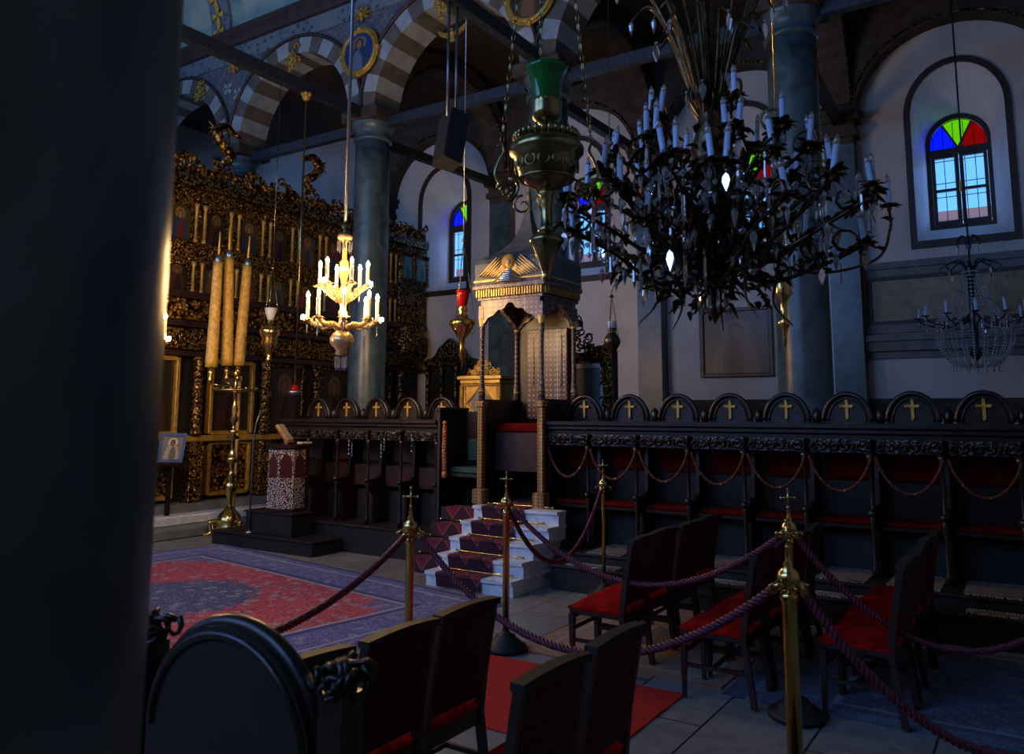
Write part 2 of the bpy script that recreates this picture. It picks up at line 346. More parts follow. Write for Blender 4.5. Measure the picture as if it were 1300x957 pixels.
# ================================================================ THE SETTING
XN, YW, YE = -4.2, -5.0, 18.0        # north wall, west wall, east wall
XW = 14.5                            # south aisle wall face
CY = [-1.36, 2.42, 6.20, 9.97, 13.75, 17.5]; XC = 10.5; ZS = 7.42
PIL = [-1.0, 2.55, 6.12, 9.65, 13.2]; WIN = [.77, 4.31, 7.86, 11.40]
mb = MB(); mb.box(XN, XW, YW, YE, -.3, 0); struct(mb.build('floor', 'floor_slabs'))

def holed(mb, ax, pos, u0, u1, z0, z1, holes, mi=0, n=18, flip=False):
    """flat wall (across axis ax at pos) from u0..u1, z0..z1 with arched holes (centre, half width, bottom, spring, rise)"""
    def P(u, z): return (pos, u, z) if ax == 0 else (u, pos, z)
    def q(a, b, c, d):
        v = [P(*a), P(*b), P(*c), P(*d)]; mb.add(v, [(3, 2, 1, 0) if flip else (0, 1, 2, 3)], mi)
    cur = u0
    for c, w, zb, zs, ri in sorted(holes):
        if c-w > cur: q((cur, z0), (c-w, z0), (c-w, z1), (cur, z1))
        if zb > z0: q((c-w, z0), (c+w, z0), (c+w, zb), (c-w, zb))
        A = arc(c, zs, w, ri, n)
        for a, b in zip(A, A[1:]): q((b[0], b[1]), (a[0], a[1]), (a[0], z1), (b[0], z1))
        cur = c+w
    if cur < u1: q((cur, z0), (u1, z0), (u1, z1), (cur, z1))
def outline(c, w, zb, zs, ri, n=18): return [(c+w, zb)]+arc(c, zs, w, ri, n)+[(c-w, zb)]
# south wall: splayed window niches
mb = MB(); OUT = [(c, .68, 4.78, 6.93, .80) for c in WIN]
holed(mb, 0, XW, YW, YE, 0, 9.6, OUT)
mb.box(XW, XW+.02, YW, YE, 9.6, 9.7)
struct(mb.build('wall_south', 'plaster'))
XI = 15.35
mb = MB()
for c, w, zb, zs, ri in OUT:
    ci = c+.06; I = outline(ci, .50, 5.12, 6.68, .48); O = outline(c, w, zb, zs, ri)
    mb.strip([(XW, y, z) for y, z in O], [(XI, y, z) for y, z in I], 0, close=True)
    mb.strip([(XI, y, z) for y, z in I], [(XI+.35, y, z) for y, z in I], 0, close=True)
struct(mb.build('wall_south_reveal', 'reveal_white')); bpy.data.objects['wall_south_reveal'].name = 'trim_1'
# outer skin of the wall so that daylight only enters through the windows
mb = MB(); holed(mb, 0, XI+.35, YW-1, YE+1, -.3, 11, [(c+.06, .50, 5.12, 6.68, .48) for c in WIN], flip=True); struct(mb.build('wall_exterior', 'plaster')); bpy.data.objects['wall_exterior'].name = 'wall_south_exterior'

def make_window(k, c):
    root = struct(empty('window_%d' % k, (XI, c, 0)))
    # moulded dark surround on the wall face
    mb = MB(); O = outline(0, .68, 4.78, 6.93, .80); B = outline(0, .78, 4.66, 6.93, .90)
    x = XW-XI
    for (P, Q, xa, xb) in ((O, B, x-.05, x-.05),): mb.strip([(xa, y, z) for y, z in P], [(xb, y, z) for y, z in Q], close=True)
    mb.strip([(x-.05, y, z) for y, z in B], [(x, y, z) for y, z in B], close=True); mb.strip([(x-.05, y, z) for y, z in O], [(x+.03, y, z) for y, z in O], close=True)
    mb.build('window_surround', 'window_wood', root)
    y0 = .06
    mb = MB(); I = outline(y0, .50, 5.12, 6.68, .48); J = outline(y0, .43, 5.20, 6.64, .44)
    for xx in (.06, .16): mb.strip([(xx, y, z) for y, z in I], [(xx, y, z) for y, z in J], close=True)
    mb.strip([(.06, y, z) for y, z in J], [(.16, y, z) for y, z in J], close=True); mb.strip([(.06, y, z) for y, z in I], [(.16, y, z) for y, z in I], close=True)
    mb.box(.05, .17, y0-.43, y0+.43, 6.46, 6.56)               # transom
    for sg in (-1, 1):                                          # fanlight ribs
        a = R(90+sg*30); p = (y0+.44*math.cos(a), 6.56+.5*math.sin(a)); q = (y0, 6.56); dx = .014
        mb.prism([(q[0]-dx, q[1]), (q[0]+dx, q[1]), (p[0]+dx, p[1]), (p[0]-dx, p[1])], 0, .06, .15)
    f = mb.build('window_frame', 'window_wood', root)
    for nm, cl, a0, a1 in (('fanlight_pane', 'glass_blue', 0, 60), ('fanlight_pane', 'glass_yellow', 60, 120), ('fanlight_pane', 'glass_red', 120, 180)):
        mb = MB(); A = [(y0+.45*math.cos(R(a0+(a1-a0)*i/8)), 6.56+.52*math.sin(R(a0+(a1-a0)*i/8))) for i in range(9)]
        mb.prism([(y0, 6.56)]+A, 0, .10, .106)
        o = mb.build(nm, cl, root); o['label'] = {'glass_red': 'red', 'glass_yellow': 'yellow green', 'glass_blue': 'blue'}[cl]+' glass fanlight pane'
    for sg in (-1, 1):                                          # two casements
        ca = y0+sg*.215; mb = MB(); h0, h1, z0, z1 = .21, .155, 5.20, 6.46
        for (ya, yb, za, zb) in ((ca-h0, ca-h1, z0, z1), (ca+h1, ca+h0, z0, z1), (ca-h1, ca+h1, z0, z0+.07), (ca-h1, ca+h1, z1-.06, z1), (ca-h1, ca+h1, 5.80, 5.845)): mb.box(.07, .13, ya, yb, za, zb)
        cs = mb.build('casement', 'window_wood', root)
        mb = MB(); mb.box(.098, .103, ca-h1, ca+h1, z0+.07, 5.80); mb.box(.098, .103, ca-h1, ca+h1, 5.845, z1-.06); mb.build('pane', 'glass_clear', cs)
    mb = MB(); mb.box(.03, .06, y0-.02, y0+.02, 5.75, 5.95); mb.tube([(.02, y0, 5.85), (-.02, y0, 5.85), (-.02, y0, 5.78)], .01, 6); mb.build('handle', 'brass', root)
    mb = MB()                                                    # iron bars outside
    for i in range(6): mb.box(.30, .312, y0-.40+.16*i-.006, y0-.40+.16*i+.006, 5.12, 7.1)
    for z in (5.32, 5.75, 6.0, 6.40): mb.box(.295, .31, y0-.5, y0+.5, z, z+.012)
    mb.build('iron_bars', 'black_metal', root)
for i, c in enumerate(WIN): make_window(i+1, c)
# marble dado panel, ledges
mb = MB(); mb.box(XW-.10, XW, -3, 2.42, 4.36, 4.47); mb.box(XW-.08, XW, 2.27, 2.42, 3.30, 4.36); mb.box(XW-.08, XW, -3, 2.27, 3.28, 3.42); mb.box(XW-.05, XW, -3, 2.27, 4.22, 4.36)
struct(mb.build('trim_2', 'grey_stone'))
mb = MB(); mb.box(XW-.03, XW-.005, -3, 2.2, 3.48, 4.18); struct(mb.build('trim_3', 'yellow_marble'))
mb = MB(); mb.box(XW-.055, XW, -3, 2.27, 4.17, 4.23); mb.box(XW-.055, XW, -3, 2.27, 3.42, 3.485); mb.box(XW-.055, XW, 2.19, 2.27, 3.485, 4.17); struct(mb.build('trim_4', 'window_wood'))
mb = MB(); mb.box(XW-.22, XW, -3, 2.4, 3.14, 3.24); mb.box(XW-.16, XW, -3, 2.4, 2.98, 3.14); mb.box(XW-.06, XW, -3, 2.4, 2.86, 2.98); struct(mb.build('trim_5', 'grey_stone'))
mb = MB(); mb.box(XW-.10, XW, YW, 5.8, 2.06, 2.20); mb.box(XW-.05, XW, YW, 5.8, 1.9, 2.06); struct(mb.build('trim_6', 'dark_plaster'))
# wall pilasters with their wall arches (dark painted) and the ceiling of the aisle
mb = MB()
for y in PIL: mb.box(XW-.32, XW, y-.24, y+.24, 0, 6.55)
o = struct(mb.build('trim_7', 'column_marble'))
mb = MB()
for y in PIL:
    for k, (d, z0, z1) in enumerate(((.0, 6.55, 6.68), (.06, 6.68, 6.80), (.02, 6.80, 6.95), (.10, 6.95, 7.08), (.14, 7.08, 7.16))): mb.box(XW-.32-d, XW, y-.24-d, y+.24+d, z0, z1)
struct(mb.build('trim_8', 'dark_plaster'))
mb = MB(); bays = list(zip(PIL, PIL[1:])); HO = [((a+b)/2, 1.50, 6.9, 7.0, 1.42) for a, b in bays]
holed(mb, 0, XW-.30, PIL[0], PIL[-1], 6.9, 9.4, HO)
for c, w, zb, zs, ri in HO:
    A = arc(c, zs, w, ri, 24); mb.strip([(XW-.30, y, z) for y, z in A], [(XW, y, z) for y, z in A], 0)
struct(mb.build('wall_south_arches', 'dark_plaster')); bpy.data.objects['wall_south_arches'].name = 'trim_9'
mb = MB()
for y in PIL[:-1]:                                               # transverse arch ribs over the aisle, to column line
    cyy = min(CY, key=lambda q: abs(q-y)); c = (XC+XW)/2
    A = arc(c, 7.25, 1.62, 1.65, 20); B = arc(c, 7.25, 1.95, 2.0, 20)
    for (a, a2, b, b2) in zip(A, A[1:], B, B[1:]):
        v = []
        for yy in (-.22, .22):
            for p in (a, a2, b2, b):
                t = (p[0]-XC)/(XW-XC); v.append((p[0], cyy+(y-cyy)*t+yy, p[1]))
        mb.add(v, [(0, 1, 2, 3), (7, 6, 5, 4), (0, 4, 5, 1), (2, 6, 7, 3)], 0)
struct(mb.build('trim_10', 'dark_plaster'))
mb = MB()                                                        # coffered aisle ceiling, boards and thin gilt lines
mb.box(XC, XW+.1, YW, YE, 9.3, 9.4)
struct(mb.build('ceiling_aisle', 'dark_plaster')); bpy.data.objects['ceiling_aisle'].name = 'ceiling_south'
mb = MB()
for y in PIL[:-1]:
    c = (XC+XW)/2; A = arc(c, 7.25, 1.66, 1.69, 24); cyy = min(CY, key=lambda q: abs(q-y))
    for sg in (-.225, .225): mb.tube([(p[0], cyy+(y-cyy)*(p[0]-XC)/(XW-XC)+sg, p[1]) for p in A], .02, 5)
for c, w, zb, zs, ri in HO: mb.tube([(XW-.31, y, z) for y, z in arc(c, zs, w+.06, ri+.06, 28)], .022, 5)
struct(mb.build('trim_11', 'carved_dim'))
# ---------------------------------------------------------------- arcade between nave and aisle
mb = MB(); AB = [((a+b)/2, 1.86, ZS, ZS, 1.86) for a, b in zip(CY, CY[1:])]
for xx, fl in ((10.2, False), (10.8, True)): holed(mb, 0, xx, CY[0]-1, YE, ZS, 9.5, AB, 0, 26, fl)
struct(mb.build('wall_arcade', 'spandrel'))
mb = MB(); mb.box(10.17, 10.83, YW, YE, 9.28, 9.64); struct(mb.build('trim_12', 'frieze_paint'))
mb = MB()                                                        # voussoirs, light and dark by turns
for c, *_ in AB:
    n = 17
    for i in range(n):
        a0, a1 = PI*i/n, PI*(i+1)/n; v = []
        for xx in (10.16, 10.84):
            for rr in (1.56, 1.87):
                for j in range(3):
                    a = a0+(a1-a0)*j/2; v.append((xx, c+rr*math.cos(a), ZS+rr*math.sin(a)))
        f = []
        for j in range(2): f += [(j, j+1, 3+j+1, 3+j), (6+j+1, 6+j, 9+j, 9+j+1), (j+1, j, 6+j, 6+j+1), (3+j, 3+j+1, 9+j+1, 9+j)]
        mb.add(v, f, (i+1) % 2)
struct(mb.build('trim_13', ['stone_light', 'stone_dark']))
mb = MB()                                                        # thin moulded line round each arch
for c, *_ in AB: mb.tube([(10.15, y, z) for y, z in arc(c, ZS, 1.91, 1.91, 40)], .035, 6)
struct(mb.build('trim_14', 'cornice_red'))
mb = MB()                                                        # main cornice
pr = [(10.2, 9.62), (10.10, 9.64), (10.07, 9.70), (10.03, 9.76), (9.97, 9.82), (9.95, 9.90), (10.0, 9.96), (10.2, 9.98)]
mb.prism(pr, 1, YW, YE); struct(mb.build('trim_15', 'cornice_red'))
# nave barrel vault
mb = MB(); A = arc(5.2, 9.95, 5.0, 3.4, 28)
for (a, b) in zip(A, A[1:]): mb.add([(a[0], YW, a[1]), (b[0], YW, b[1]), (b[0], YE, b[1]), (a[0], YE, a[1])], [(0, 1, 2, 3)], 0, True)
struct(mb.build('ceiling_nave', 'vault_paint')); bpy.data.objects['ceiling_nave'].name = 'ceiling'
mb = MB()
for y in (14.15, 10.2, 6.4, 2.6):
    for (a, b) in zip(A, A[1:]):
        s0 = lambda p, d: (5.2+(p[0]-5.2)*(1-d/5), 9.95+(p[1]-9.95)*(1-d/3.4))
        p, q = s0(a, .08), s0(b, .08); mb.add([(p[0], y-.3, p[1]), (q[0], y-.3, q[1]), (q[0], y+.3, q[1]), (p[0], y+.3, p[1]), (a[0], y-.3, a[1]), (b[0], y-.3, b[1]), (b[0], y+.3, b[1]), (a[0], y+.3, a[1])], [(0, 1, 2, 3), (4, 5, 1, 0), (3, 2, 6, 7)])
struct(mb.build('trim_16', 'beam_paint' if False else 'frieze_paint'))
mb = MB()                                                        # painted yellow crosses on the rib
for i in range(6):
    a = .03+i*.105; c = (5.2+4.9*math.cos(a), 9.95+3.31*math.sin(a)); T = Matrix.Translation((c[0], 14.15, c[1])) @ Matrix.Rotation(-(PI/2-a)*.9-PI/2+PI/2, 4, 'Y')
    t = Vector((-math.sin(a), 0, .7*math.cos(a))).normalized(); u = Vector((0, 1, 0)); nrm = t.cross(u)
    for d, e in ((t, u), (u, t)):
        P = [Vector((c[0], 14.15, c[1]))+d*x_+e*y_ for x_, y_ in ((-.17, -.06), (-.03, -.018), (-.03, .018), (-.17, .06))]
        Q = [Vector((c[0], 14.15, c[1]))-d*x_*-1+e*y_ for x_, y_ in ((.17, -.06), (.03, -.018), (.03, .018), (.17, .06))]
        off = Vector((5.2-c[0], 0, 9.95-c[1])).normalized()*.02
        for G in (P, Q): mb.add([g+off for g in G]+[g+off*2 for g in G], [(0, 1, 2, 3), (4, 5, 6, 7), (0, 4, 5, 1), (1, 5, 6, 2), (2, 6, 7, 3), (3, 7, 4, 0)])
struct(mb.build('trim_17', 'wax_yellow'))
# north, west, east walls (unseen north openings, placed and sized to fill the nave with cold daylight)
mb = MB(); NW = [(c, 1.25, 4.6, 8.2, 1.1) for c in (3.5, 7.2, 10.6, 14.0)]; holed(mb, 0, XN, YW, YE, 0, 10.2, NW, flip=True); struct(mb.build('wall_north', 'plaster'))
mb = MB(); WH = []; holed(mb, 1, YW, XN, XI+.35, 0, 13.6, WH); struct(mb.build('wall_west', 'plaster'))
mb = MB(); mb.box(XN, XI+.35, YE, YE+.1, 0, 13.6); struct(mb.build('wall_east', 'plaster'))
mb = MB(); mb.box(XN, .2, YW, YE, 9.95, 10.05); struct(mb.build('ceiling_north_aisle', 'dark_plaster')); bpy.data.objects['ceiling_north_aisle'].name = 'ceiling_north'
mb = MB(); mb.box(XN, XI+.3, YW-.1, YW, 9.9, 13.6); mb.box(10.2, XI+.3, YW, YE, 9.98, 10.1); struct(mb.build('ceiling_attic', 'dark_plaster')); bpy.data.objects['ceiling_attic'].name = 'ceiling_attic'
# ---------------------------------------------------------------- columns
def column(x, y, r0, r1, h, label, grp='marble columns of the nave', blocks=True):
    t = empty('marble_column', (x, y, 0), label, 'column', grp)
    mb = MB(); pr = [(r0, .42)]+[(r0+(r1-r0)*(i/10)**1.6, .42+(h-.42-.35)*i/10) for i in range(1, 11)]; mb.lathe(pr, 40); mb.build('shaft', 'column_marble', t)
    mb = MB(); mb.box(-r0-.16, r0+.16, -r0-.16, r0+.16, 0, .16); mb.lathe([(r0+.15, .16), (r0+.17, .22), (r0+.14, .28), (r0+.06, .30), (r0+.05, .34), (r0+.09, .38), (r0+.02, .42)], 40); mb.build('base', 'grey_stone', t)
    mb = MB(); z = h-.35; mb.lathe([(r1, z), (r1+.035, z+.02), (r1+.04, z+.06), (r1+.01, z+.08), (r1+.01, z+.20), (r1+.05, z+.26), (r1+.09, z+.33), (r1+.09, z+.35)], 40); mb.build('capital', 'column_marble', t)
    if blocks:
        mb = MB(); mb.bev(-r0-.08, r0+.08, -r0-.10, r0+.10, h, ZS+.02, .02); mb.build('impost_block', 'dark_plaster', t)
    return t
lb = ['', 'blue grey marble column behind the large crystal chandelier', 'marble column mostly hidden behind the hanging brass lamp', 'marble column just right of the lit gold chandelier', 'marble column hidden behind the carved icon screen']
for i in (1, 2, 3, 4): column(XC, CY[i], .335, .315, 7.22, lb[i])
d = Vector((.5437, .8393)); ctr = d*1.1+Vector((-d.y, d.x))*.37
column(ctr.x, ctr.y, .378, .345, 7.22, 'huge dark marble column filling the left edge, closest to the viewer', blocks=False)
# ---------------------------------------------------------------- tie beams
def beam(a, b, w, h, label, mt='beam_paint'):
    a, b = Vector(a), Vector(b); d = (b-a).normalized(); s = d.cross(Vector((0, 0, 1))).normalized()*w/2; u = Vector((0, 0, h/2))
    mb = MB(); v = [p+q for p in (a, b) for q in (-s-u, s-u, s+u, -s+u)]; mb.add([q-a for q in v], [(3, 2, 1, 0), (4, 5, 6, 7), (0, 1, 5, 4), (1, 2, 6, 5), (2, 3, 7, 6), (3, 0, 4, 7)])
    return tag(mb.build('tie_beam', mt, loc=a), label, 'beam', 'tie beams of the nave and aisle')
beam((.4, 9.97, 7.36), (10.2, 9.97, 7.36), .15, .20, 'dark tie beam crossing the nave to the column by the gold chandelier')
beam((.4, 6.2, 7.48), (10.2, 6.2, 7.48), .15, .20, 'dark tie beam crossing the nave above the hanging speaker')
for i in (0, 1, 2, 3):
    beam((XC, CY[i]+.4, 7.22), (XC, CY[i+1]-.4, 7.22), .14, .18, ['painted tie beam in the arch at the far right', 'painted tie beam in the arch behind the big dark chandelier', 'painted tie beam in the arch behind the hanging speaker', 'painted tie beam in the arch above the icon screen'][i])
for i in (1, 2, 3):
    beam((XC+.4, CY[i], 6.98), (XW-.3, PIL[i], 6.98), .14, .16, ['dark aisle tie beam right of the big dark chandelier', 'dark aisle tie beam behind the brass lamp', 'dark aisle tie beam left of the hanging speaker'][i-1], 'wood_matte')
# spandrel ornaments
def medallion(y, z, r, mt, label):
    t = empty('wall_medallion', (10.09, y, z), label, 'medallion', 'painted medallions between the arches')
    mb = MB(); mb.ring((0, 0, 0), r, .05, 0, 36, 8); mb.ring((0, 0, 0), r+.06, .02, 0, 36, 5)
    for a in range(4): mb.ball((0, (r+.04)*math.cos(a*PI/2), (r+.04)*math.sin(a*PI/2)), .06, 8)
    mb.build('frame', 'gilt_wood', t)
    mb = MB(); mb.prism([(r*math.cos(2*PI*k/32), r*math.sin(2*PI*k/32)) for k in range(32)], 0, -.01, .02); mb.build('painting', mt, t)
p = atx(460, 68, 10.17); medallion(p.y, p.z, .40, 'icon_medallion', 'oval blue icon medallion in a gilt ring left of the tall rod')
p = atx(676, -2, 10.17); medallion(p.y, p.z, .40, 'icon_medallion_dark', 'dark brown medallion in a gilt ring above the green glass lamp')
rr = random.Random(5)
def carved_boss(px, py, s, label, nm='gilt_boss', cat='ornament', n=22, mt='gilt_wood'):
    p = atx(px, py, 10.12); mb = MB()
    for i in range(n): curl(mb, (rr.uniform(-.03, .02), rr.uniform(-s*.5, s*.5), rr.uniform(-s, s)), s*.38, 0, 0, rr, .018)
    return tag(mb.build(nm, mt, loc=p), label, cat, 'gilded carved ornaments on the arcade')
carved_boss(373, 72, .22, 'gilded scroll keystone atop the striped arch right of the first cross stars')
carved_boss(562, 6, .20, 'gilded keystone at the crown of the arch above the speaker')
carved_boss(254, 115, .20, 'dim gilded keystone over the small arch at far left')
for px, py, w in ((298, 85, 'by the diagonal tie beam'), (460, 18, 'right of the tall blue rod')):
    p = atx(px, py, 10.14); mb = MB()
    for k in range(8): a = k*PI/4; mb.prism([(0, 0), (.16*math.cos(a-.25), .11*math.sin(a-.25)), (.24*math.cos(a), .15*math.sin(a)), (.16*math.cos(a+.25), .11*math.sin(a+.25))], 0, -.03, .0)
    mb.ball((-.03, 0, 0), .05, 8); tag(mb.build('gilt_rosette', 'gilt_wood', loc=p), 'gilded leaf rosette on the blue frieze '+w, 'ornament', 'rosettes on the frieze')
for k, (px, py) in enumerate(((290, 113), (318, 104), (302, 119))):
    p = atx(px, py, 10.19); mb = MB()
    for q in range(4): a = q*PI/2+.78; mb.prism([(0, 0), (.12*math.cos(a-.4), .12*math.sin(a-.4)), (.15*math.cos(a), .15*math.sin(a)), (.12*math.cos(a+.4), .12*math.sin(a+.4))], 0, -.02, .0)
    tag(mb.build('flower_star', 'stone_light', loc=p), 'pale four petal star on the spandrel, '+('leftmost', 'rightmost and highest', 'lowest')[k]+' of three', 'ornament', 'pale stars on the spandrel')
p = atx(574, 42, 10.4); mb = MB()
mb.ball((0, 0, 0), .07, 10, sz=.8); mb.ball((0, 0, .06), .04, 8)
for sg in (-1, 1): mb.prism([(sg*.03, 0), (sg*.14, .03), (sg*.32, .12), (sg*.26, .0), (sg*.12, -.07)], 0, -.015, .015)
mb.prism([(-.04, -.03), (.04, -.03), (.07, -.16), (-.07, -.16)], 0, -.012, .012); tag(mb.build('gilded_dove', 'gilt_wood', loc=p), 'small gilded dove with spread wings under the arch crown', 'dove')
# outside the windows
t = empty('neighbouring_building', (27, 5, 0), 'pale building with a brick red roof edge seen through the windows', 'building')
mb = MB(); mb.box(-1, 2, -14, 26, 0, 7.55); mb.build('facade', 'facade', t); mb = MB(); mb.box(-1.5, 2, -14.2, 26.2, 7.55, 7.78); mb.build('roof', 'roof_brick', t)
# fanlight order as seen from inside
# ================================================================ ICON SCREEN
YI = 12.0; rs = random.Random(3)
X0, X1, ZB, ZT = 5.2, 14.48, .44, 6.25
ico = empty('icon_screen', ((X0+X1)/2, YI, ZB), 'tall carved and gilded icon screen with rows of painted icons, behind the lit chandelier', 'icon screen')
ico.location = (0, YI, 0)
mb = MB(); mb.box(X0, X1, .12, .45, ZB, 6.0); mb.build('backing', 'wood_matte', ico)
def band(nm, z0, z1, d, mt='carved_gold', dens=7, sc=.09, top=False, xa=X0, xb=X1):
    mb = MB(); mb.bev(xa, xb, -d, .15, z0, z1, .01) if not top else None
    nn = int((xb-xa)*dens)
    for i in range(nn): curl(mb, (rs.uniform(xa, xb), -d-.01, rs.uniform(z0+.03, z1-.03)), sc*rs.uniform(.6, 1.1), 1, 0, rs, .012)
    return mb.build(nm, mt, ico)
cr_ = MB()
for i in range(int((X1-X0)*58)):
    x = rs.uniform(X0, X1); h_ = .30+.10*math.sin(x*8.8); curl(cr_, (x, rs.uniform(-.06, .0), 6.0+rs.uniform(.0, h_)), .085*rs.uniform(.6, 1.1), 1, 0, rs, .017)
for i in range(int((X1-X0)*60)): cr_.ball((rs.uniform(X0, X1), rs.uniform(-.03, .03), 5.98+rs.uniform(0, .20)), rs.uniform(.025, .045), 6)
cr_.build('crest', 'carved_gold', ico)
band('cornice', 5.78, 5.98, .16, 'carved_dim', dens=0)
band('upper_frieze', 5.52, 5.78, .05, 'carved_gold_fine', dens=26, sc=.06)
band('middle_frieze', 4.50, 4.84, .06, 'carved_gold_fine', dens=30, sc=.065)
band('lower_cornice', 3.84, 3.96, .14, 'wood_red', dens=0)
band('vine_frieze', 3.48, 3.84, .06, dens=34, sc=.075)
band('ledge', 3.36, 3.46, .14, 'wood_red', dens=0)
band('scroll_frieze', 2.98, 3.34, .05, 'carved_gold_fine', dens=26, sc=.065)
band('architrave', 2.86, 2.96, .12, 'wood_red', dens=0)
band('dado_rail', 1.44, 1.54, .14, 'gilt_wood', dens=0)
xs = [7.28+.715*i for i in range(-2, 11)]
k1 = ['icon_red', 'icon_ochre', 'icon_red', 'icon_blue', 'icon_dark', 'icon_blue', 'icon_dark', 'icon_ochre']
for i, x in enumerate(xs):
    if x > X1-.3: continue
    for z0, z1, ks in ((4.84, 5.52, i), (3.96, 4.50, i+3)):
        mb = MB(); mb.box(x-.20, x+.20, .01, .06, z0, z1-.02); ic = mb.build('icon', k1[ks % 8], ico)
        mb = MB(); A = [(x+.2, z1-.14), (x+.2, z1+.02), (x-.2, z1+.02), (x-.2, z1-.14)]+[(x-.2+.4*k/8, z1-.14+.09*math.sin(PI*k/8)) for k in range(1, 8)]
        mb.prism(A, 1, -.02, .05)
        for xa in (x-.22, x+.2): mb.box(xa, xa+.025, -.01, .06, z0, z1)
        for q in range(5): curl(mb, (x-.16+.08*q, -.03, z1-.04), .05, 1, 0, rs, .008)
        mb.build('icon_arch', 'carved_gold_fine', ico)
        xp = x+.357
        mb = MB()
        for dx in (-.085, .085): mb.lathe([(.04, z0), (.04, z0+.04), (.026, z0+.06), (.028, z1-.1), (.045, z1-.05), (.045, z1)], 8, xp+dx, -.05)
        mb.box(xp-.12, xp+.12, .02, .1, z0, z1, 1)
        for q in range(9): mb.ball((xp, -.01, z0+.05+(z1-z0-.1)*q/8), .03, 6, 1)
        mb.build('colonnette_pair', ['gilt_wood', 'carved_gold_fine'], ico)
# big icons and twisted columns below
for i, (x, w, mt) in enumerate(((6.55, .42, 'icon_dark'), (7.66, .42, 'icon_dark'), (9.22, .40, 'icon_dark'), (10.45, .36, 'icon_dark'), (11.75, .36, 'icon_dark'), (13.0, .36, 'icon_dark'))):
    mb = MB(); mb.box(x-w, x+w, .05, .08, 1.56, 2.84); mb.build('large_icon', mt, ico)
    mb = MB()
    for xa, xb, za, zb in ((x-w-.07, x-w, 1.56, 2.84), (x+w, x+w+.07, 1.56, 2.84), (x-w, x+w, 1.54, 1.61), (x-w, x+w, 2.78, 2.86)): mb.bev(xa, xb, -.03, .1, za, zb, .01)
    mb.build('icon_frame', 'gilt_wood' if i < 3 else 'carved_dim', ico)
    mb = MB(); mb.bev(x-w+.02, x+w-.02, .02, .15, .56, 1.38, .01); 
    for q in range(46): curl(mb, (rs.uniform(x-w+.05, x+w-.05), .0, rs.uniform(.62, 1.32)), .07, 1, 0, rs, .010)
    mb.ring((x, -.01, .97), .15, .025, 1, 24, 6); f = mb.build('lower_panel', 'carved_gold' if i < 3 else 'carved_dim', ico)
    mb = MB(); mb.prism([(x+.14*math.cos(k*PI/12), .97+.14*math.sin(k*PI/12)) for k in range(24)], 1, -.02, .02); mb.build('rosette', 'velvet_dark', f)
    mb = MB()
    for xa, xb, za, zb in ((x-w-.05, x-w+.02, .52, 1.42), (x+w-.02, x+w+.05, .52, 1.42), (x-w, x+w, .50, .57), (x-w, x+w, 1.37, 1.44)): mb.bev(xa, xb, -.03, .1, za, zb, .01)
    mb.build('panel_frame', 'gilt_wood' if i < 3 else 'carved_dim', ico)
for x in (5.95, 7.1, 8.42, 9.84, 11.1, 12.35, 13.6):
    mb = MB(); pr = [(.10, 1.54), (.10, 1.60), (.075, 1.64)]
    mb.lathe(pr+[(.075, 2.66), (.06, 2.70), (.10, 2.80), (.10, 2.86)], 14, x, -.12)
    for st in range(3): mb.tube([(x+.078*math.cos(a*.42+st*2.094), -.12+.078*math.sin(a*.42+st*2.094), 1.66+a*.0255) for a in range(40)], .020, 5)
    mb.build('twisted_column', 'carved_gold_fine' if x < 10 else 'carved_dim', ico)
    mb = MB(); mb.bev(x-.13, x+.13, -.22, .12, .44, 1.44, .02)
    for q in range(30): curl(mb, (rs.uniform(x-.1, x+.1), -.23, rs.uniform(.5, 1.38)), .045, 1, 0, rs, .009)
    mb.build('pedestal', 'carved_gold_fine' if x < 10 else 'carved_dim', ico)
# bulging carved corbel at the far right end and teal icons
mb = MB(); cx_ = 14.0
mb.lathe([(.12, 2.9), (.2, 3.0), (.42, 3.2), (.50, 3.4), (.50, 3.6), (.40, 3.72), (.46, 3.82), (.46, 3.92)], 16, cx_, .15)
for q in range(60):
    a = rs.uniform(PI, 2*PI); mb.ball((cx_+.49*math.cos(a), .15+.49*math.sin(a), rs.uniform(3.25, 3.65)), .045, 6)
mb.build('corbel', 'carved_dim', ico)
for x in (13.72, 14.22):
    mb = MB(); mb.box(x-.15, x+.15, -.16, -.13, 5.0, 5.5); mb.build('icon', 'icon_teal', ico)
    mb = MB(); mb.bev(x-.24, x+.24, -.13, .1, 3.96, 5.76, .02)
    for xa in (x-.24, x+.18): mb.lathe([(.04, 4.9), (.028, 4.95), (.028, 5.5), (.05, 5.6)], 8, xa+.03, -.16)
    for q in range(16): curl(mb, (rs.uniform(x-.2, x+.2), -.15, rs.uniform(5.55, 5.75)), .05, 1, 0, rs, .009)
    for q in range(16): curl(mb, (rs.uniform(x-.2, x+.2), -.15, rs.uniform(4.6, 4.9)), .05, 1, 0, rs, .009)
    mb.box(x-.14, x+.14, -.15, -.12, 4.0, 4.5); mb.build('icon_niche', 'carved_dim', ico)
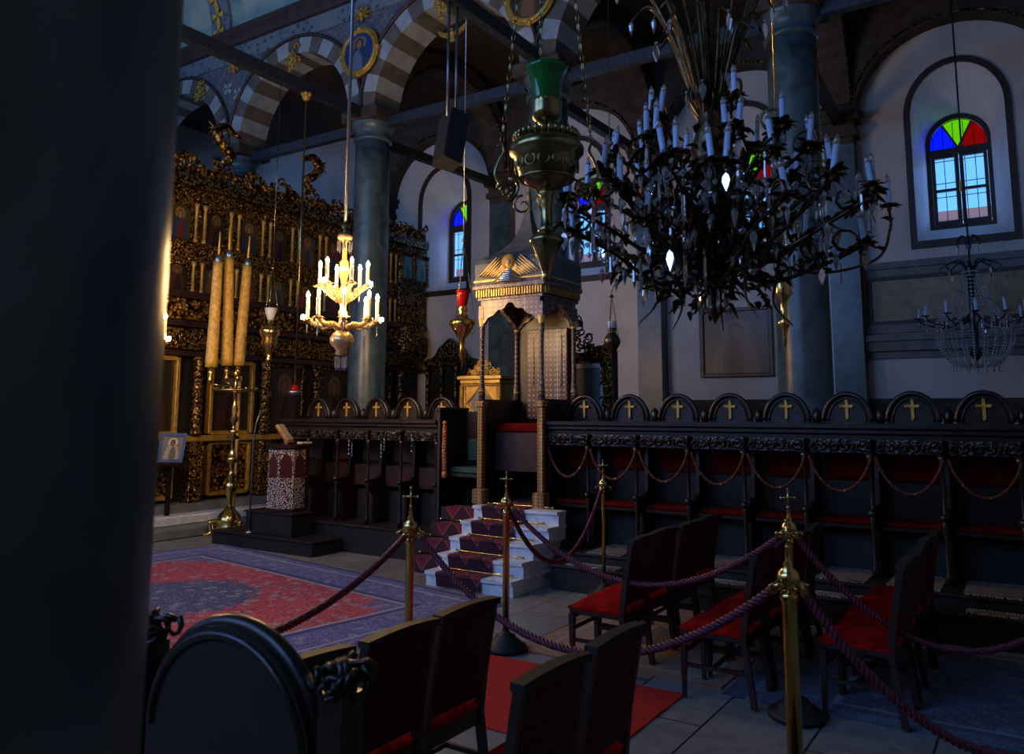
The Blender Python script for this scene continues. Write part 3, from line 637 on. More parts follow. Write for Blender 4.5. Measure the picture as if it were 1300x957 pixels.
# dragons with a candle bracket on top of the screen
def dragon(px, py, flip, label):
    p = aty(px, py, YI-.1); z0 = 6.35; mb = MB(); s = flip
    body = bez([(0, 0, z0-p.z), (.12*s, 0, z0-p.z+.18), (-.10*s, 0, (z0-p.z)*.4), (-.22*s, 0, -.02), (-.05*s, 0, .14), (.12*s, 0, .08)], 6)
    n_ = len(body); mb.tube(body, [.05+.05*math.sin(PI*i/n_) for i in range(n_)], 8)
    mb.tube([(.12*s, 0, .08), (.2*s, 0, .06), (.28*s, 0, .02)], [.06, .05, .02], 7)
    for i in range(0, n_, 2): mb.ball(tuple(body[i]+Vector((-.05*s, 0, .03))), .05, 6)
    for k in range(3): mb.tube([body[n_//2], body[n_//2]+Vector((-.15*s, 0, .12+.05*k)), body[n_//2]+Vector((-.22*s, 0, .02+.12*k))], [.03, .02, .008], 5)
    return tag(mb.build('gilded_dragon', 'carved_gold', loc=p), label, 'sculpture', 'gilded dragons on the icon screen')
dragon(289, 172, 1, 'gilded coiling dragon on the screen crest, the nearer and larger one'); dragon(395, 208, -1, 'gilded dragon on the screen crest just left of the tall rod')
p = atx(361, 215, 14.3); mb = MB(); mb.box(13.5, 14.0, 14.6, 15.4, 0, 7.0); struct(mb.build('trim_18', 'plaster'))
# marble steps before the screen
mb = MB(); mb.bev(4., 14.4, 11.1, 12.2, 0, .15, .02); struct(mb.build('trim_19', 'grey_stone'))
mb = MB(); mb.bev(4., 14.4, 11.45, 12.2, .15, .30, .02); struct(mb.build('trim_20', 'step_marble'))
mb = MB(); mb.box(4., 14.4, 11.75, 12.4, .30, .44); struct(mb.build('trim_21', 'grey_stone'))
# side shrine against the south wall right of the screen
s = empty('carved_shrine', (14.35, 10.95, 0), 'dark carved wooden shrine with columns against the wall behind the left choir stalls', 'shrine')
mb = MB(); mb.box(-.12, .1, -.66, .66, 0, 3.0); mb.build('body', 'wood_matte', s)
mb = MB(); cr = [(-.72, 3.0), (.72, 3.0), (.72, 3.12), (.45, 3.2), (.28, 3.42), (.1, 3.55), (0, 3.62), (-.1, 3.55), (-.28, 3.42), (-.45, 3.2), (-.72, 3.12)]
mb.prism(cr, 0, -.2, -.05)
for q in range(40): curl(mb, (-.22, rs.uniform(-.6, .6), rs.uniform(3.02, 3.2)), .06, 0, 0, rs, .01)
mb.build('crest', 'carved_dim', s)
for y in (-.6, -.2, .2, .6): mb = MB(); mb.lathe([(.07, .9), (.07, 1.), (.045, 1.05), (.045, 2.75), (.08, 2.9), (.08, 3.0)], 10, -.2, y); mb.build('column', 'carved_dim', s)
for y in (-.4, 0, .4): mb = MB(); mb.box(-.15, -.12, y-.13, y+.13, 1.5, 2.6); mb.build('icon', 'icon_dark', s)
# ================================================================ CHOIR STALLS
def stall_proto(W=.615, cushion=True, cross=True):
    t = empty('choir_stall', (0, 0, 0)); h = W/2
    mb = MB(); mb.box(.50, .56, -h, h, .0, 1.45); mb.build('back_panel', 'wood', t)
    mb = MB(); w = h-.072; mb.prism([(w, 1.45)]+arc(0, 1.47, w, .28, 16)+[(-w, 1.45)], 0, .47, .54); ap = mb.build('arched_headboard', 'wood', t)
    mb = MB(); mb.tube([(.46, y, z) for y, z in arc(0, 1.47, w, .285, 20)], .026, 7); mb.tube([(.455, y, z) for y, z in arc(0, 1.47, w-.05, .235, 20)], .010, 6); mb.build('arch_moulding', 'wood', t)
    if cross:
        mb = MB(); z = 1.60; mb.box(.445, .468, -.014, .014, z-.10, z+.085); mb.box(.445, .468, -.055, .055, z+.015, z+.042)
        for y, zz in ((-.055, z+.028), (.055, z+.028), (0, z+.085), (0, z-.10)): mb.ball((.456, y, zz), .019, 6)
        c = mb.build('cross', 'gilt_wood', ap); c['label'] = 'small gilt cross on the headboard'
    mb = MB(); mb.lathe([(.04, 1.45), (.052, 1.52), (.042, 1.58), (.001, 1.62)], 10, .50, -h); mb.build('knob', 'wood', t)
    mb = MB(); pr = [(.56, 1.30), (.02, 1.30), (.02, 1.34), (-.03, 1.36), (-.03, 1.39), (-.06, 1.41), (-.06, 1.45), (.56, 1.46)]; mb.prism(pr, 1, -h, h); mb.build('canopy_shelf', 'wood', t)
    mb = MB(); mb.box(.0, .03, -h+.03, h-.03, 1.17, 1.30)
    for i in range(16): curl(mb, (-.01, -h+.05+(W-.1)*i/15, 1.235), .045, 0, 0, rs, .009)
    mb.build('carved_frieze', 'carved_wood', t)
    for sg in (-1,):
        mb = MB(); y = sg*h+.025; mb.prism([(.56, 0), (.12, 0), (.12, .40), (.06, .48), (.06, .56), (.26, .66), (.30, 1.30), (.56, 1.30)], 1, y-.02, y+.02); mb.build('side_panel', 'wood', t)
        mb = MB(); mb.lathe([(.035, 0), (.035, .08), (.022, .12), (.028, .30), (.018, .36), (.030, .50), (.030, .56), (.018, .6), (.024, .85), (.017, 1.05), (.034, 1.12), (.04, 1.17)], 10, .03, y+.015); mb.build('front_post', 'wood', t)
        mb = MB(); mb.bev(.0, .30, y-.025, y+.06, .58, .62, .01); mb.ball((.01, y+.017, .60), .04, 8); mb.build('armrest', 'wood', t)
    if cushion:
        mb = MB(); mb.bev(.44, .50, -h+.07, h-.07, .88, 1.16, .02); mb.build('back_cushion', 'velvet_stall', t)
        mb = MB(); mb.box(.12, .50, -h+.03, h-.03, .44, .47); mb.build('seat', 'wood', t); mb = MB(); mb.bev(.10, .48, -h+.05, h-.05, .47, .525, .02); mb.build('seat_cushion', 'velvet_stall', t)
    else:
        mb = MB(); mb.bev(.30, .34, -h+.04, h-.04, .50, .80, .01, mx=Matrix.Rotation(0, 4, 'Y')); mb.build('folded_seat', 'wood_red', t)
        mb = MB(); mb.box(.45, .50, -h+.06, h-.06, .85, 1.15); mb.build('inner_panel', 'wood_red', t)
    mb = MB(); mb.box(.40, .44, -h+.02, h-.02, 0, .44); mb.build('lower_panel', 'wood_matte', t)
    return t
ZP = .38
ordn = ['first', 'second', 'third', 'fourth', 'fifth', 'sixth', 'seventh', 'eighth', 'ninth', 'tenth']
ry = [4.72, 4.105, 3.49, 2.875, 2.26, 1.645, 1.03, .415, -.20, -.815]
pa = stall_proto(); index_kids(); stallsR = []
for i, y in enumerate(ry):
    t = pa if i == 0 else copy_fast(pa); t.location = (8.42, y, ZP)
    tag(t, 'dark carved choir stall with red cushions, %s to the right of the canopied throne' % ordn[i], 'choir stall', 'choir stalls right of the throne')
pb = stall_proto(.605, False, True); index_kids()
for i, y in enumerate([6.98, 7.60, 8.21, 8.82, 9.43]):
    t = pb if i == 0 else copy_fast(pb); t.location = (8.42, y, ZP)
    tag(t, 'dark carved choir stall with folded brown seat, %s to the left of the canopied throne' % ordn[i], 'choir stall', 'choir stalls left of the throne')
# near stall, back towards the viewer
pc = empty('choir_stall', (1.3, 1.67, 0), 'dark stall back with rounded arched top in the near left foreground', 'choir stall')
mb = MB(); w = .30; mb.prism([(w, 0)]+arc(0, 1.12, w, .27, 24)+[(-w, 0)], 0, .0, .07); mb.build('back_panel', 'wood_matte', pc)
mb = MB(); mb.tube([(.0, y, z) for y, z in arc(0, 1.12, w-.02, .25, 36)], .012, 10); mb.tube([(.04, y, z) for y, z in arc(0, 1.12, w, .27, 36)], .022, 10); mb.build('arch_moulding', 'wood', pc)
for sg in (-1, 1):
    mb = MB(); mb.box(-.0, .07, sg*(w+.02), sg*(w+.09), 0, 1.30)
    for i in range(26): curl(mb, (rs.uniform(-.01, .07), sg*(w+.06)+rs.uniform(-.06, .05), 1.315+rs.uniform(-.01, .03)), .032, rs.choice((0, 1)), 0, rs, .007)
    o = mb.build('carved_post', 'carved_gold_fine' if False else 'wood', pc); o.data.materials.clear(); o.data.materials.append(M['wood'])
mb = MB(); mb.box(.07, .5, -w, w, .40, .45); mb.build('seat', 'wood', pc); mb = MB(); mb.box(.07, .5, -w-.1, -w-.05, 0, .9); mb.box(.07, .5, w+.05, w+.1, 0, .9); mb.build('side_panel', 'wood', pc)
# garlands of red cord hanging between the stall posts
yb = [y+.31 for y in ry]+[ry[-1]-.31]; yb[0] = 4.98
for i in range(9):
    a, b = Vector((8.43, yb[i]-.02, ZP+1.13)), Vector((8.43, yb[i+1]+.02, ZP+1.13)); sag = .33
    pts = [a.lerp(b, t/16)+Vector((-.03, 0, -sag*(1-(2*t/16-1)**2)**.8)) for t in range(17)]
    mb = MB(); twisted(mb, [q-a for q in pts], .014, .07)
    for q in pts[1::2]: mb.ball(tuple(q-a), .017, 6, 1)
    tag(mb.build('garland_cord', ['cord_dark', 'carved_gold_fine'], loc=a), 'red and gold cord swag across the stall opening, %s to the right of the throne' % ordn[i], 'cord', 'cord swags on the choir stalls')
# stepped wooden platforms
def platform(nm, x0, x1, y0, y1, z0, z1, label, mt='wood_matte'):
    mb = MB(); mb.bev(0, x1-x0, 0, y1-y0, 0, z1-z0-.03, .01); mb.bev(-.02, x1-x0, -.02, y1-y0+.02, z1-z0-.03, z1-z0, .008)
    return tag(mb.build(nm, mt, loc=(x0, y0, z0)), label, 'platform', 'dark wooden platforms')
platform('stall_platform', 8.10, 9.1, -1.4, 4.70, 0, ZP, 'dark upper platform carrying the choir stalls right of the throne')
platform('stall_step', 7.86, 8.09, -1.4, 4.62, 0, .27, 'low dark wooden step in front of the right choir stalls')
platform('stall_platform', 8.30, 9.1, 6.64, 9.78, 0, ZP, 'dark upper platform carrying the choir stalls left of the throne')
platform('lectern_platform', 7.72, 8.25, 8.24, 10.35, 0, .2, 'low wide dark platform under the inlaid lectern')
platform('lectern_block', 7.83, 8.5-.28, 8.78, 9.75, .2, .52, 'dark block between the inlaid lectern and its platform')
# fringed mats on the steps
def mat_rug(x, y, z, w, d, label, rz=0):
    t = empty('fringed_mat', (x, y, z), label, 'mat', 'small fringed mats on the stall steps', rz)
    mb = MB(); n = 10
    v = [(w*(i/n-.5), d*(j/6-.5), .006+.006*math.sin(i*1.7+j)) for j in range(7) for i in range(n+1)]
    f = [(j*(n+1)+i, j*(n+1)+i+1, (j+1)*(n+1)+i+1, (j+1)*(n+1)+i) for j in range(6) for i in range(n)]
    mb.add(v, f, 0, True); mb.box(-w/2, w/2, -d/2, d/2, 0, .005); mb.build('pile', 'wool_mat', t)
    mb = MB()
    for sg in (-1, 1):
        for k in range(int(d/.018)): y_ = -d/2+.009+k*.018; mb.tube([(sg*w/2, y_, .008), (sg*(w/2+.03), y_+rs.uniform(-.01, .01), .006), (sg*(w/2+.055), y_+rs.uniform(-.015, .015), .004)], .004, 3)
    mb.build('fringe', 'fringe', t)
    return t
for i, y in enumerate(ry[1:9]):
    mat_rug(8.45, y, ZP+.002, .60, .44, 'grey fringed mat on the platform in the %s stall to the right of the throne' % ordn[i+1])
for i, (y, nm) in enumerate(((4.15, 'nearest the marble steps'), (2.55, 'behind the first chair row'), (1.6, 'by the twin stanchions'), (.3, 'at the right, lower than the stall mats'))):
    mat_rug(7.98, y, .272, .10, .62, 'long narrow mat on the lower wooden step, '+nm)
# ================================================================ THE THRONE
TX, TY, TZ = 8.35, 5.475, .80
th = empty('canopied_throne', (8.76, TY, 0), 'tall canopied throne inlaid with mother of pearl at the top of the marble steps', 'throne')
def tb(): return MB()
xf, xb, yl, yr = TX-8.76, 9.17-8.76, .445, -.445
mb = tb(); mb.box(xf-.02, xb+.12, yr-.03, yl+.03, .0, TZ); mb.build('base', 'wood', th)
for y, nm in ((yl, 'l'), (yr, 'r')):
    mb = tb(); mb.bev(xf-.04, xf+.04, y-.04, y+.04, .98, 2.02, .008); mb.bev(xf-.06, xf+.06, y-.06, y+.06, 2.0, 2.08, .01); mb.build('newel_post', 'inlay_gold', th)
    mb = tb(); mb.bev(xf-.09, xf+.07, y-.08, y+.08, TZ, .98, .01); mb.build('newel_block', 'inlay_gold', th)
    for x in (xf, xb):
        s_ = .042
        mb = tb(); mb.lathe([(s_, 2.08), (s_, 2.22), (.03, 2.36), (.028, 2.9), (.034, 2.98), (s_, 3.08), (s_, 3.12)], 12, x, y); c_ = mb.build('column', 'inlay', th)
        mb = tb(); mb.lathe([(.044, 2.2), (.034, 2.28), (.022, 2.38)], 12, x, y); mb.lathe([(.022, 2.94), (.036, 3.02), (.048, 3.10), (.048, 3.13)], 12, x, y); g_ = mb.build('gilt_cap', 'warm_lit_gilt', c_)
        mb = tb(); mb.bev(x-.04, x+.04, y-.04, y+.04, 3.12, 3.3, .006); mb.build('column_block', 'inlay', c_)
mb = tb(); mb.box(xf+.05, xb+.05, yr-.03, yr+.03, TZ, 2.07); mb.box(xf, xb+.1, yr-.045, yr+.045, 2.03, 2.10); mb.bev(xf+.12, xb-.05, yr-.045, yr-.02, 1.0, 1.9, .01); mb.build('side_panel', 'wood', th)
mb = tb(); mb.box(xf+.05, xb+.05, yl-.03, yl+.03, TZ, 2.07); mb.box(xf, xb+.1, yl-.045, yl+.045, 2.03, 2.10); mb.build('side_panel', 'wood', th)
mb = tb(); mb.box(xb+.02, xb+.06, yr, yl, TZ, 3.3); mb.build('back_board', 'wood', th)
mb = tb(); mb.bev(xb-.05, xb+.02, yr+.07, yl-.20, 1.85, 3.05, .01)
for z0, z1 in ((2.28, 2.95),):
    for a, b, c, d in ((yr+.15, yr+.17, z0, z1), (yl-.31, yl-.29, z0, z1), (yr+.15, yl-.29, z0, z0+.02), (yr+.15, yl-.29, z1-.02, z1)): mb.box(xb-.06, xb-.05, a, b, c, d)
mb.build('inlaid_back', 'inlay', th)
mb = tb(); mb.box(xf+.25, xb, yr+.05, yl-.05, 1.48, 1.68); mb.box(xf+.24, xf+.27, yr+.05, yl-.05, 1.2, 1.66); mb.build('seat', 'wood_red', th)
mb = tb(); mb.bev(xf+.23, xb-.02, yr+.07, yl-.07, 1.68, 1.80, .03); mb.build('seat_cushion', 'velvet_stall', th)
mb = tb(); mb.bev(xf+.0, xb, yr+.1, yl-.1, TZ, TZ+.012, .003); mb.build('floor_runner', 'runner', th)
# canopy with pointed arches
def pointed(u0, u1, z0, zt, n=10):
    c = (u0+u1)/2; w = (u1-u0)/2; pts = []
    for i in range(2*n+1):
        t = i/n-1; a = abs(t); z = z0+.21*(1-a**1.7)+(.05*(1-a*5) if a < .2 else 0)+.015*math.sin(a*18); pts.append((c+w*t*.94, z))
    return [(u0, zt), (u0, z0-.08)]+pts+[(u1, z0-.08), (u1, zt)]
cn = []
mb = tb(); poly = pointed(yr, yl, 3.06, 3.36); n_ = len(poly)
def fan(mb, poly, ax, a, b):
    """arch-cut board: quads between the cut edge and the top edge"""
    lo = poly[1:-1]; zt = poly[0][1]
    P = (lambda u, z, t: (t, u, z)) if ax == 0 else (lambda u, z, t: (u, t, z))
    for p, q in zip(lo, lo[1:]):
        v = [P(p[0], p[1], a), P(q[0], q[1], a), P(q[0], zt, a), P(p[0], zt, a), P(p[0], p[1], b), P(q[0], q[1], b), P(q[0], zt, b), P(p[0], zt, b)]
        mb.add(v, [(0, 1, 2, 3), (7, 6, 5, 4), (0, 4, 5, 1)])
fan(mb, poly, 0, xf-.035, xf+.01); fan(mb, poly, 0, xb-.01, xb+.03); pl2 = pointed(xf, xb, 3.06, 3.36)
for y in (yr, yl): fan(mb, pl2, 1, y-.03, y+.03)
mb.build('arched_valance', 'inlay', th)
mb = tb(); mb.bev(xf-.05, xb+.06, yr-.05, yl+.05, 3.36, 3.40, .01); mb.bev(xf-.10, xb+.08, yr-.10, yl+.10, 3.50, 3.56, .01); mb.box(xf-.04, xb+.06, yr-.04, yl+.04, 3.40, 3.50); cor = mb.build('canopy_cornice', 'inlay', th)
mb = tb()
for i in range(26): y = yr-.04+(yl-yr+.08)*i/25; mb.box(xf-.085, xf-.04, y-.010, y+.010, 3.405, 3.495)
for i in range(22): x = xf-.02+(xb-xf+.04)*i/21; mb.box(x-.010, x+.010, yr-.085, yr-.04, 3.405, 3.495)
mb.build('dentils', 'gilt_wood', cor)
mb = tb(); pr = [(3.56, .54), (3.60, .535), (3.84, .535), (3.90, .51), (3.95, .44), (4.0, .34), (4.08, .24), (4.18, .165), (4.30, .11), (4.45, .065), (4.62, .038), (4.85, .02)]
n_ = 9
for (za, ra), (zb, rb_) in zip(pr, pr[1:]):
    for k in range(4):
        def edge(r, z): c = [(-r*.86, -r), (r*.86, -r), (r*.86, r), (-r*.86, r)]; return [(*c[k], z), (*c[(k+1) % 4], z)]
        a, b = edge(ra, za), edge(rb_, zb); mb.add([a[0], a[1], b[1], b[0]], [(0, 1, 2, 3)], 0, False)
roof = mb.build('ogee_roof', 'roof_paint', th)
mb = tb(); mb.box(xf-.075, xf-.05, yr-.095, yl+.095, 3.60, 3.625); mb.box(xf-.07, xb+.05, yr-.10, yr-.085, 3.60, 3.625)
mb.tube([(xf+.0, yr-.1, 3.62), (xf+.0, yr-.1, 3.4)], .008, 5); mb.build('gilt_fillet', 'gilt_wood', roof)
mb = tb(); mb.lathe([(.045, 4.50), (.03, 4.55), (.05, 4.62), (.02, 4.70), (.035, 4.78), (.012, 4.84), (.012, 4.95), (.03, 4.99), (.001, 5.03)], 10); mb.build('finial', 'gilt_wood', roof)
# winged cherub painted in relief on the roof front
xr = xf-.065; mb = tb()
def feather_wing(sg, pts, n=9):
    for i in range(n):
        t = i/(n-1); a = Vector(pts[0]).lerp(Vector(pts[1]), t); b = Vector(pts[2]).lerp(Vector(pts[3]), t); d = (b-a); nrm = Vector((-d.y, d.x)).normalized()*.015
        mid = a.lerp(b, .55)
        mb.prism([(sg*a.x, a.y), (sg*(mid+nrm).x, (mid+nrm).y), (sg*b.x, b.y), (sg*(mid-nrm).x, (mid-nrm).y)][::sg], 0, xr-.004-.001*i, xr+.02)
for sg in (-1, 1):
    feather_wing(sg, [(.05, 3.74), (.16, 3.92), (.20, 3.64), (.46, 3.67)], 7); feather_wing(sg, [(.04, 3.76), (.06, 3.86), (.02, 3.63), (.15, 3.70)], 5)
mb.build('wings', 'gilt_wood', roof)
mb = tb(); mb.lathe([(.10, -.0), (.10, .004)], 20, mx=Matrix.Translation((xr-.006, 0, 3.83)) @ Matrix.Rotation(-PI/2, 4, 'Y')); mb.build('halo', 'gilt_wood', roof)
mb = tb(); mb.ball((xr+.01, 0, 3.83), .042, 12, sz=1.25, mx=None); mb.build('cherub_face', 'cherub', roof)
mb = tb()
for i in range(7): r = .21-.028*i; mb.lathe([(max(r, .02), 3.505+i*.032+.056), (max(r, .02), 3.52+i*.032+.056), (max(r-.02, .01), 3.537+i*.032+.056)], 24, xf-.02, 0, wob=.06)
mb.box(xf-.04, xf-.03, -.012, .012, 3.79-.02, 3.85); mb.build('stepped_dome', 'silver', th)
# marble steps with runner and brass rods
st = empty('marble_steps', (7.25, 5.3, 0), 'white marble steps with a patterned red runner leading up to the throne', 'steps'); stx = [7.25, 7.47, 7.69, 7.91, 8.13]
yR = [-.57, -.56, -.55, -.62, -.62]; yL = [.60, .60, .60, .60, .58]
for i in range(5):
    mb = MB(); z0, z1 = .16*i, .16*(i+1)
    x0 = stx[i]-7.25; n = 14
    def bow(t): return -.045*(1-t*t)
    def front(off, tt=1.): return [(x0+off+bow(2*k/n-1)*tt, yR[i]+(yL[i]-yR[i])*k/n) for k in range(n+1)]
    body = front(.02)+[(1.06, yL[i]), (1.06, yR[i])]; mb.prism([(a, b) for a, b in body][::-1], 2, z0, z1-.035)
    tr = front(-.015)+[(1.06, yL[i]+.012), (1.06, yR[i]-.012)]; mb.prism([(a, b) for a, b in tr][::-1], 2, z1-.035, z1); mb.build('step', 'step_marble', st)
mb = MB(); P = []
for i in range(5):
    x0 = stx[i]-7.25; z0, z1 = .16*i, .16*(i+1)
    P += [(x0-.0, z0+.012), (x0-.02, z1-.04), (x0-.035, z1-.005), (x0-.01, z1+.012)]
P += [(1.12, .812)]
n = 10
for (a, b) in zip(P, P[1:]):
    for k in range(n):
        ya, yb_ = -.20+.62*k/n, -.20+.62*(k+1)/n; fa, fb = -.045*(1-((ya-.0)/.6)**2), -.045*(1-((yb_)/.6)**2)
        if a[0] > 1.1 or b[0] > 1.1: fa2 = fb2 = 0
        else: fa2, fb2 = fa, fb
        mb.add([(a[0]+fa, ya, a[1]), (a[0]+fb, yb_, a[1]), (b[0]+fb2, yb_, b[1]), (b[0]+fa2, ya, b[1])], [(3, 2, 1, 0)], 0, True)
mb.build('runner', 'runner', st)
for i in range(1, 6):
    x0 = (stx[i]-7.25 if i < 5 else 1.09); z = .16*i+.022; mb = MB(); pts = [(x0-.028-.045*(1-(y/.6)**2), y, z) for y in [-.46+.92*k/12 for k in range(13)]]
    mb.tube(pts, .008, 7); mb.ball(pts[0], .017, 8); mb.ball(pts[-1], .017, 8)
    for q in (pts[1], pts[-2]): mb.lathe([(.012, z-.022), (.006, z-.005), (.010, z+.016)], 8, q[0], q[1])
    mb.build('stair_rod', 'brass', st)
# dark side steps with their own red runner, left of the marble flight
sd = empty('carpeted_side_steps', (7.75, 6.2, 0), 'narrow dark side steps under a red diamond patterned runner left of the marble steps', 'steps')
for i in range(4):
    mb = MB(); x0 = .20*i; mb.bev(x0, .82, -.27, .36, .18*i, .18*(i+1), .01); mb.build('step', 'wood_matte', sd)
mb = MB(); P = []
for i in range(4): x0 = .20*i; P += [(x0-.012, .18*i+.01), (x0-.012, .18*(i+1)+.008), (x0+.0, .18*(i+1)+.012)]
P += [(.82, .732)]
for a, b in zip(P, P[1:]): mb.add([(a[0], -.25, a[1]), (a[0], .25, a[1]), (b[0], .25, b[1]), (b[0], -.25, b[1])], [(3, 2, 1, 0)])
mb.build('runner', 'runner', sd)
for i in (1, 2, 3):
    mb = MB(); x0 = .20*i-.02; z = .18*i+.03; mb.tube([(x0, -.30, z), (x0, .34, z)], .008, 6); mb.ball((x0, .34, z), .018, 8); mb.ball((x0, -.30, z), .018, 8); mb.build('stair_rod', 'brass', sd)
# dark partition with green cloth between left stalls and throne
pt = empty('bishop_side_stall', (8.6, 6.3, 0), 'dark panelled side stall with a green cushion between the left stalls and the throne', 'stall')
mb = MB(); mb.box(-.25, .35, .29, .33, .0, 1.95); mb.box(-.25, .35, -.33, -.29, 0, 1.95) if False else None; mb.box(.32, .36, -.33, .33, 0, 1.95); mb.bev(-.27, .38, .27, .35, 1.95, 2.0, .01); mb.build('panel', 'wood_matte', pt)
mb = MB(); mb.bev(.24, .31, -.22, .20, 1.28, 1.58, .02); mb.build('back_cushion', 'cloth_green', pt); mb = MB(); mb.box(-.1, .32, -.25, .28, 1.10, 1.14); mb.build('seat', 'wood_matte', pt); mb = MB(); mb.bev(-.08, .30, -.24, .26, 1.14, 1.22, .02); mb.build('seat_cushion', 'cloth_green', pt)
# plaited red and gold tassel cord
p = atx(565, 540, 8.40); q = atx(566, 598, 8.40); mb = MB(); twisted(mb, [Vector((0, 0, 0)), Vector((0, .005, -.3)), Vector((0, 0, q.z-p.z))], .03, .12); mb.ball((0, 0, .03), .035, 8); mb.lathe([(.03, q.z-p.z), (.04, q.z-p.z-.05), (.03, q.z-p.z-.09)], 10)
tag(mb.build('plaited_cord', 'plait', loc=(8.40, p.y, p.z)), 'orange red plaited cord hanging on the dark stall end left of the throne', 'cord')
# string beads on stall fronts of the left group are modelled as small hanging crystals
for k, (px, y0, y1) in enumerate(((443, 560, 576), (447, 566, 578), (484, 565, 580), (488, 558, 571), (523, 553, 573), (562, 568, 574))):
    p = atx(px, y0, 8.38); b = atx(px, y1, 8.38); mb = MB(); nb = 4
    for i in range(nb): mb.ball((0, 0, (b.z-p.z)*i/(nb-1)), .013, 6)
    mb.tube([(0, 0, .05), (0, 0, b.z-p.z)], .003, 4); tag(mb.build('bead_string', 'silver', loc=(8.38, p.y, p.z)), 'short string of pale beads on the left stalls, %s from the left' % ordn[k], 'beads', 'bead strings on the left stalls')
# ---------------------------------------------------------------- gilt desk and carved frame behind the stalls
g = empty('gilded_stand', (9.75, 6.82, 0), 'bright gilded desk with diamond panel and pierced crest left of the throne', 'stand')
mb = MB(); mb.box(-.15, .15, -.33, .33, 0, 2.42); mb.build('body', 'gilt_wood', g)
mb = MB(); mb.bev(-.22, .2, -.40, .40, 2.42, 2.48, .01); mb.bev(-.19, .18, -.36, .36, 2.36, 2.42, .01)
for i in range(24): mb.ball((-.17, -.34+.68*i/23, 2.34), .018, 6)
mb.build('cornice', 'gilt_wood', g)
mb = MB()
for sg in (-1, 1): twisted(mb, [Vector((-.17, sg*.34, 1.0)), Vector((-.17, sg*.34, 1.7)), Vector((-.17, sg*.34, 2.33))], .03, .10)
mb.build('twisted_colonnette', 'gilt_wood', g)
mb = MB(); mb.prism([(0, 1.83), (.2, 2.08), (0, 2.33), (-.2, 2.08)], 0, -.155, -.151); mb.build('diamond_inset', 'grey_stone', g)
mb = MB()
for a, b in (((0, 1.80), (.24, 2.08)), ((.24, 2.08), (0, 2.36-.02)), ((0, 2.34), (-.24, 2.08)), ((-.24, 2.08), (0, 1.80)), ((-.29, 1.72), (.29, 1.72)), ((-.29, 1.72), (-.29, 2.33)), ((.29, 1.72), (.29, 2.33)), ((-.24, 2.08), (-.29, 2.08)), ((.24, 2.08), (.29, 2.08))): mb.tube([(-.155, a[0], a[1]), (-.155, b[0], b[1])], .016, 6)
mb.build('panel_moulding', 'gilt_wood', g)
mb = MB()
for q in range(34):
    t = rs.uniform(-1, 1); curl(mb, (-.05, t*.26, 2.50+rs.uniform(.0, .26*(1-abs(t)))), .065, 0, 0, rs, .010)
mb.build('pierced_crest', 'gilt_wood', g)
g = empty('carved_gilt_shrine', (10.0, 5.2, 0), 'carved gilt wooden shrine framing a silver icon just right of the throne', 'shrine')
mb = MB(); mb.box(-.06, .1, -.36, .45, 0, 2.78); mb.build('body', 'wood_matte', g)
for sg in (-1, 1):
    mb = MB(); mb.bev(-.14, -.04, sg*.30-.07, sg*.30+.07, 1.9, 2.70, .02)
    for q in range(30): curl(mb, (-.15, sg*.30+rs.uniform(-.05, .05), rs.uniform(1.95, 2.65)), .05, 0, 0, rs, .010)
    mb.build('carved_jamb', 'carved_gold_fine', g)
mb = MB()
for q in range(110): t = rs.uniform(-1, 1); curl(mb, (-.10, t*.42+.04, 2.72+rs.uniform(0, .10+.48*max(0, 1-abs(t-.3)*1.4))), .07, 0, 0, rs, .013)
mb.build('carved_crest', 'carved_gold_fine', g)
mb = MB(); mb.box(-.12, -.08, -.22, .25, 1.9, 2.56); mb.build('silver_icon', 'icon_silver', g)
mb = MB()
for a, b, c, d in ((-.24, -.20, 1.9, 2.62), (.23, .27, 1.9, 2.62), (-.24, .27, 2.56, 2.62)): mb.box(-.13, -.07, a, b, c, d)
mb.build('icon_frame', 'reveal_white', g)
# wall picture
g = empty('framed_picture', (XW-.04, 4.54, 3.25), 'large dark framed picture on the white wall below the big chandelier', 'picture')
mb = MB(); mb.box(.0, .02, -.60, .60, -.57, .57); mb.build('picture', 'old_picture', g)
mb = MB()
for a, b, c, d in ((-.68, -.60, -.64, .64), (.60, .68, -.64, .64), (-.60, .60, -.64, -.57), (-.60, .60, .57, .64)): mb.bev(-.04, .035, a, b, c, d, .01)
mb.build('frame', 'frame_red', g)
# ================================================================ HANGING LAMPS AND CHANDELIERS
def chain(mb, a, b, link=.03, r=.003, sag=0.):
    a, b = Vector(a), Vector(b); n = max(2, int((b-a).length/(link*1.45)))
    for i in range(n):
        p = a.lerp(b, (i+.5)/n); p = p+Vector((0, 0, -sag*(1-(2*(i+.5)/n-1)**2))); d = (b-a).normalized()
        q = d.to_track_quat('Z', 'Y').to_matrix().to_4x4(); T = Matrix.Translation(p) @ q @ Matrix.Rotation(PI/2*(i % 2)+.4, 4, 'Z')
        mb.ring((0, 0, 0), link*.5, r, 0, 8, 4, sx=.55, sz=1.25, mx=T)
def pxprof(A, pts): return [(hw*A.s, A.z(y)) for y, hw in pts]
def scroll(mb, ax, a, p0, r0, turns=1.4, r=.01, mi=0, sg=1, n=16):
    """flat scroll in the vertical plane of heading a, starting at (radius,z)=p0"""
    pts = []
    for i in range(n+1):
        t = i/n; q = r0*(1-.8*t); b = PI/2+sg*t*turns*2*PI; rr = p0[0]+q*math.cos(b); z = p0[1]-r0+q*math.sin(b)
        pts.append((ax[0]+rr*math.cos(a), ax[1]+rr*math.sin(a), z))
    mb.tube(pts, [r*(1-.4*i/n) for i in range(n+1)], 6, mi)
